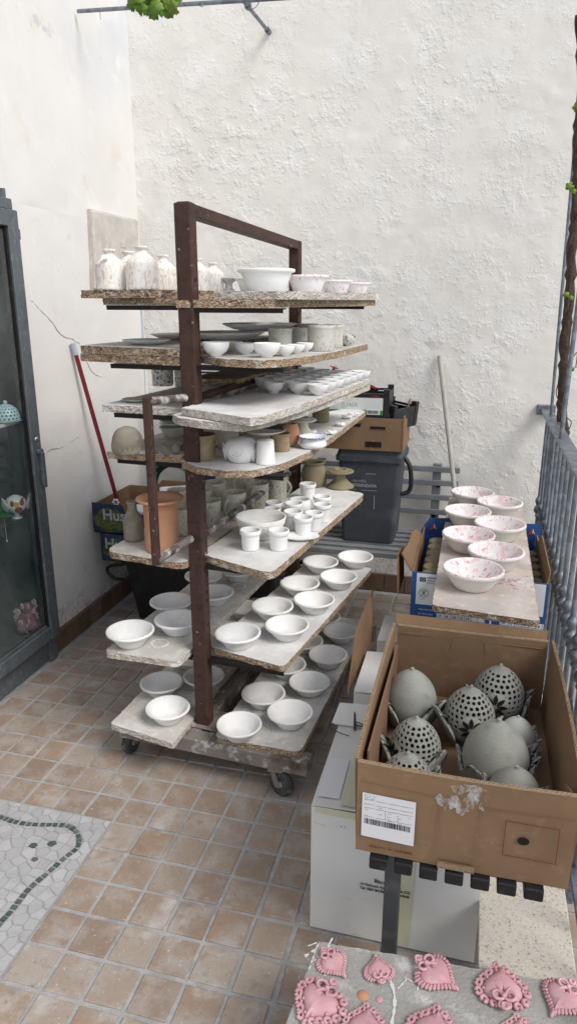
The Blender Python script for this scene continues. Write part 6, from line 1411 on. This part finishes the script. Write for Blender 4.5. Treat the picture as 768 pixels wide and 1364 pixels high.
# ------------------------------------------------------------------ display cabinet set into the left wall
t = thing('display_cabinet', (-1.95, 1.95, 0), 'dark galvanised metal display cabinet with glass door set against the left wall', 'cabinet')
XF = -1.798; y0, y1, z1 = 1.32, 2.600, 1.968; XB = -2.17
def bb(nm, a, b, mt='cabinet', bv=.003):
    c = [(a[i] + b[i]) / 2 for i in range(3)]; return bevel(MB().box(c, [abs(a[i] - b[i]) for i in range(3)]).build(nm, mt, t), bv)
bb('back_panel', (XB, y0, .0), (XB - .01, y1, z1), 'cabinet_in'); bb('side_panel', (XB + .001, y1 - .012, .0), (XF - .045, y1, z1), 'cabinet_in'); bb('side_panel', (XB + .001, y0, .0), (XF - .045, y0 + .012, z1), 'cabinet_in')
bb('top_panel', (XB + .001, y0 + .013, z1 - .012), (XF - .045, y1 - .013, z1), 'cabinet_in'); bb('floor_panel', (XB + .001, y0 + .013, .165), (XF - .045, y1 - .013, .178), 'cabinet_in')
bb('corner_post', (XF - .044, y1 - .052, .0), (XF - .008, y1, z1 - .03)); bb('corner_post', (XF - .044, y0, .0), (XF - .008, y0 + .052, z1 - .03))
bb('head_rail', (XF - .044, y0 - .0, z1 - .029), (XF - .006, y1 + .004, z1 + .012))
bb('plinth_panel', (XF - .034, y0 + .053, .004), (XF - .024, y1 - .053, .135)); 
for y in (1.60, 1.95, 2.20, 2.36): bb('plinth_seam', (XF - .0239, y, .006), (XF - .021, y + .005, .132), bv=.001)
# door frame (front), with an inner bead
dz0, dz1 = .125, z1 - .032
bb('door_stile', (XF - .006, y1 - .068, dz0), (XF + .018, y1 - .002, dz1)); bb('door_stile', (XF - .006, y0 + .002, dz0), (XF + .018, y0 + .068, dz1))
bb('door_rail', (XF - .006, y0 + .069, dz0), (XF + .0175, y1 - .069, dz0 + .062)); bb('door_rail', (XF - .006, y0 + .069, dz1 - .062), (XF + .0175, y1 - .069, dz1))
for a, b in (((y1 - .080, dz0 + .062), (y1 - .0685, dz1 - .062)), ((y0 + .0685, dz0 + .062), (y0 + .080, dz1 - .062))): bb('glazing_bead', (XF - .004, a[0], a[1]), (XF + .008, b[0], b[1]), 'black_steel', .001)
bb('glazing_bead', (XF - .004, y0 + .081, dz0 + .0625), (XF + .008, y1 - .081, dz0 + .074), 'cabinet', .001)
MB().box((XF, (y0 + y1) / 2, (dz0 + dz1) / 2), (.004, y1 - y0 - .165, dz1 - dz0 - .15)).build('glass_pane', 'glass', t)
p = atx(48.5, 585, XF + .018); MB().lathe([(0, .006), (.009, .006), (.0115, .003), (.0115, 0)], 16, mx=Matrix.Translation((XF + .018, p.y, p.z)) @ Matrix.Rotation(R(90), 4, 'Y')).build('lock', 'chrome', t)
p = atx(60, 600, XF + .02); bb('handle', (XF + .018, y1 - .030, p.z - .155), (XF + .034, y1 - .006, p.z + .0)); bb('handle_bracket', (XF + .018, y1 - .045, p.z - .004), (XF + .03, y1 - .005, p.z + .014))
MB().tube([(XF - .02, y1 - .03, z1 + .012), (XF - .02, y1 - .03, z1 + .045)], .011, 10).build('hinge_pin', 'cabinet', t)
bb('hinge_knuckle', (XF + .0, y1 - .004, 1.83), (XF + .016, y1 + .008, 1.87))
for z in (1.118, .700): bb('glass_shelf', (XB + .005, y0 + .02, z - .008), (XF - .06, y1 - .02, z), 'glass', .001)
bb('shelf_edge', (XF - .060, y0 + .02, 1.105), (XF - .052, y1 - .02, 1.119), 'white_glaze', .001)
for z in (.36, .95, 1.45): bb('wall_frame', (XB, y0 + .3, z), (XB + .008, y1 - .25, z + .012), 'cabinet', .001)
bb('wall_frame', (XB, 2.30, .2), (XB + .009, 2.33, 1.9), 'cabinet', .001)
# things inside the cabinet
c = aty(8, 545, 2.515); s = thing('pierced_dome', (c.x, c.y, 1.12), 'pale blue ceramic dome pierced with diamonds on the upper cabinet shelf', 'ceramic dome')
m = MB(); rD = .056; nr, nc = 7, 20
for r_ in range(nr):
    for k in range(nc):
        def P(u, v):
            ph = (r_ + v) / nr * R(92); a = 2 * math.pi * (k + u + .5 * (r_ % 2)) / nc; return Vector((c.x + rD * math.cos(ph) * math.cos(a), c.y + rD * math.cos(ph) * math.sin(a), 1.128 + rD * 1.15 * math.sin(ph)))
        o_ = [P(*q) for q in ((0, 0), (.5, 0), (1, 0), (1, .5), (1, 1), (.5, 1), (0, 1), (0, .5))]; i_ = [P(*q) for q in ((.5, .14), (.86, .5), (.5, .86), (.14, .5))]
        if r_ < 6: m.add(o_ + i_, [(0, 1, 8, 11, 7), (1, 2, 3, 9, 8), (3, 4, 5, 10, 9), (5, 6, 7, 11, 10)])
        else: m.add(o_, [tuple(range(8))])
o = m.build('pierced_shell', 'blueglaze', s); q = o.modifiers.new('thick', 'SOLIDIFY'); q.thickness = .003
MB().ball((c.x, c.y, 1.128 + rD * 1.15 + .006), .009, 10).build('knob', 'blueglaze', s)
MB().lathe([(0, 0), (.6, 0), (1.0, .06), (1.15, .12), (1.13, .14), (.9, .09), (0, .05)], 36, (c.x, c.y, 1.1185), rD).build('saucer', 'white_glaze', s)
c = aty(20, 660, 2.51); s = thing('painted_pinecone', (c.x, c.y, .701), 'white ceramic pinecone painted with red and yellow on the middle cabinet shelf', 'pinecone ornament')
MB().lathe([(0, 0), (.30, 0), (.34, .05), (.16, .16), (.13, .3), (.3, .42), (.55, .6), (.66, .85), (.62, 1.1), (.45, 1.32), (.2, 1.45), (0, 1.5)], 32, (c.x, c.y, .701), .070).build('body', 'white_glaze', s)
for a, z, w_, h_, mt in ((R(-50), 1.02, .14, .18, 'yellow_glaze'), (R(-72), 1.1, .12, .2, 'red_glaze'), (R(-20), 1.1, .16, .2, 'red_glaze'), (R(-42), .66, .22, .22, 'red_glaze'), (R(0), 1.22, .2, .12, 'red_glaze')):
    m = MB(); rr = .655 if z < 1.15 else .55; n = 14
    m.add([Vector((c.x + 0.070 * (rr + .012 - .3 * max(0, (z + h_ * math.sin(q) - 1.0)) ** 1.5 - .5 * max(0, .72 - z - h_ * math.sin(q))) * math.cos(a + w_ * 1.6 * math.cos(q)), c.y + 0.070 * (rr + .012 - .3 * max(0, (z + h_ * math.sin(q) - 1.0)) ** 1.5 - .5 * max(0, .72 - z - h_ * math.sin(q))) * math.sin(a + w_ * 1.6 * math.cos(q)), .701 + 0.070 * (z + h_ * math.sin(q)))) for q in [2 * math.pi * k / n for k in range(n)]], [list(range(n))]); m.build('brush_mark', mt, s)
for a in (R(20), R(-110)): leaf_fan(s, 'leaf', Vector((c.x + .05 * math.cos(a), c.y + .05 * math.sin(a), .745)), a, .06, 'white_glaze', .4, -.2)
c = aty(0, 680, 2.46); s = thing('fern_sprig', (c.x, c.y, .701), 'bright green artificial fern at the left edge of the middle cabinet shelf', 'plant')
m = MB()
for k in range(26):
    a = random.uniform(0, 6.28); e_ = R(random.uniform(-5, 55)); v = Vector((math.cos(a) * math.cos(e_), math.sin(a) * math.cos(e_), math.sin(e_))) * random.uniform(.05, .08); m.tube([Vector((c.x, c.y, .715)), Vector((c.x, c.y, .715)) + v * .6, Vector((c.x, c.y, .715)) + v], [.003, .0035, .0008], 5)
m.build('fronds', 'fern', s)
c = aty(38, 842, 2.49); s = thing('coral_ornament', (c.x, c.y, .179), 'mauve ceramic coral ornament with pale blossoms on the cabinet floor', 'ornament')
m = MB(); m2 = MB()
for k in range(26):
    v = Vector((random.gauss(0, .016), random.gauss(0, .026), abs(random.gauss(.04, .03)))); m.ball(Vector((c.x, c.y, .185)) + v, random.uniform(.018, .03), 8)
for k in range(20):
    a = random.uniform(-2.6, .9); h_ = random.uniform(.01, .13); q = Vector((c.x + .034 * math.cos(a), c.y + .05 * math.sin(a), .190 + h_))
    for j in range(5): m2.ball(q + Vector((.008 * math.cos(R(72 * j)) * math.sin(a), .008 * math.cos(R(72 * j)) * math.cos(a), .008 * math.sin(R(72 * j)))), .0062, 6)
m.build('coral_mass', 'coral', s); m2.build('blossoms', 'coral_pale', s)
c = aty(12, 740, 2.5); tag(MB().tube([(c.x, c.y, .698), (c.x, c.y, .60)], .0012, 5).tube([(c.x, c.y, .60), (c.x, c.y, .592)], .004, 6).build('bead_string', 'white_glaze'), 'thin string with small pale bead hanging under the cabinet shelf', 'bead string')
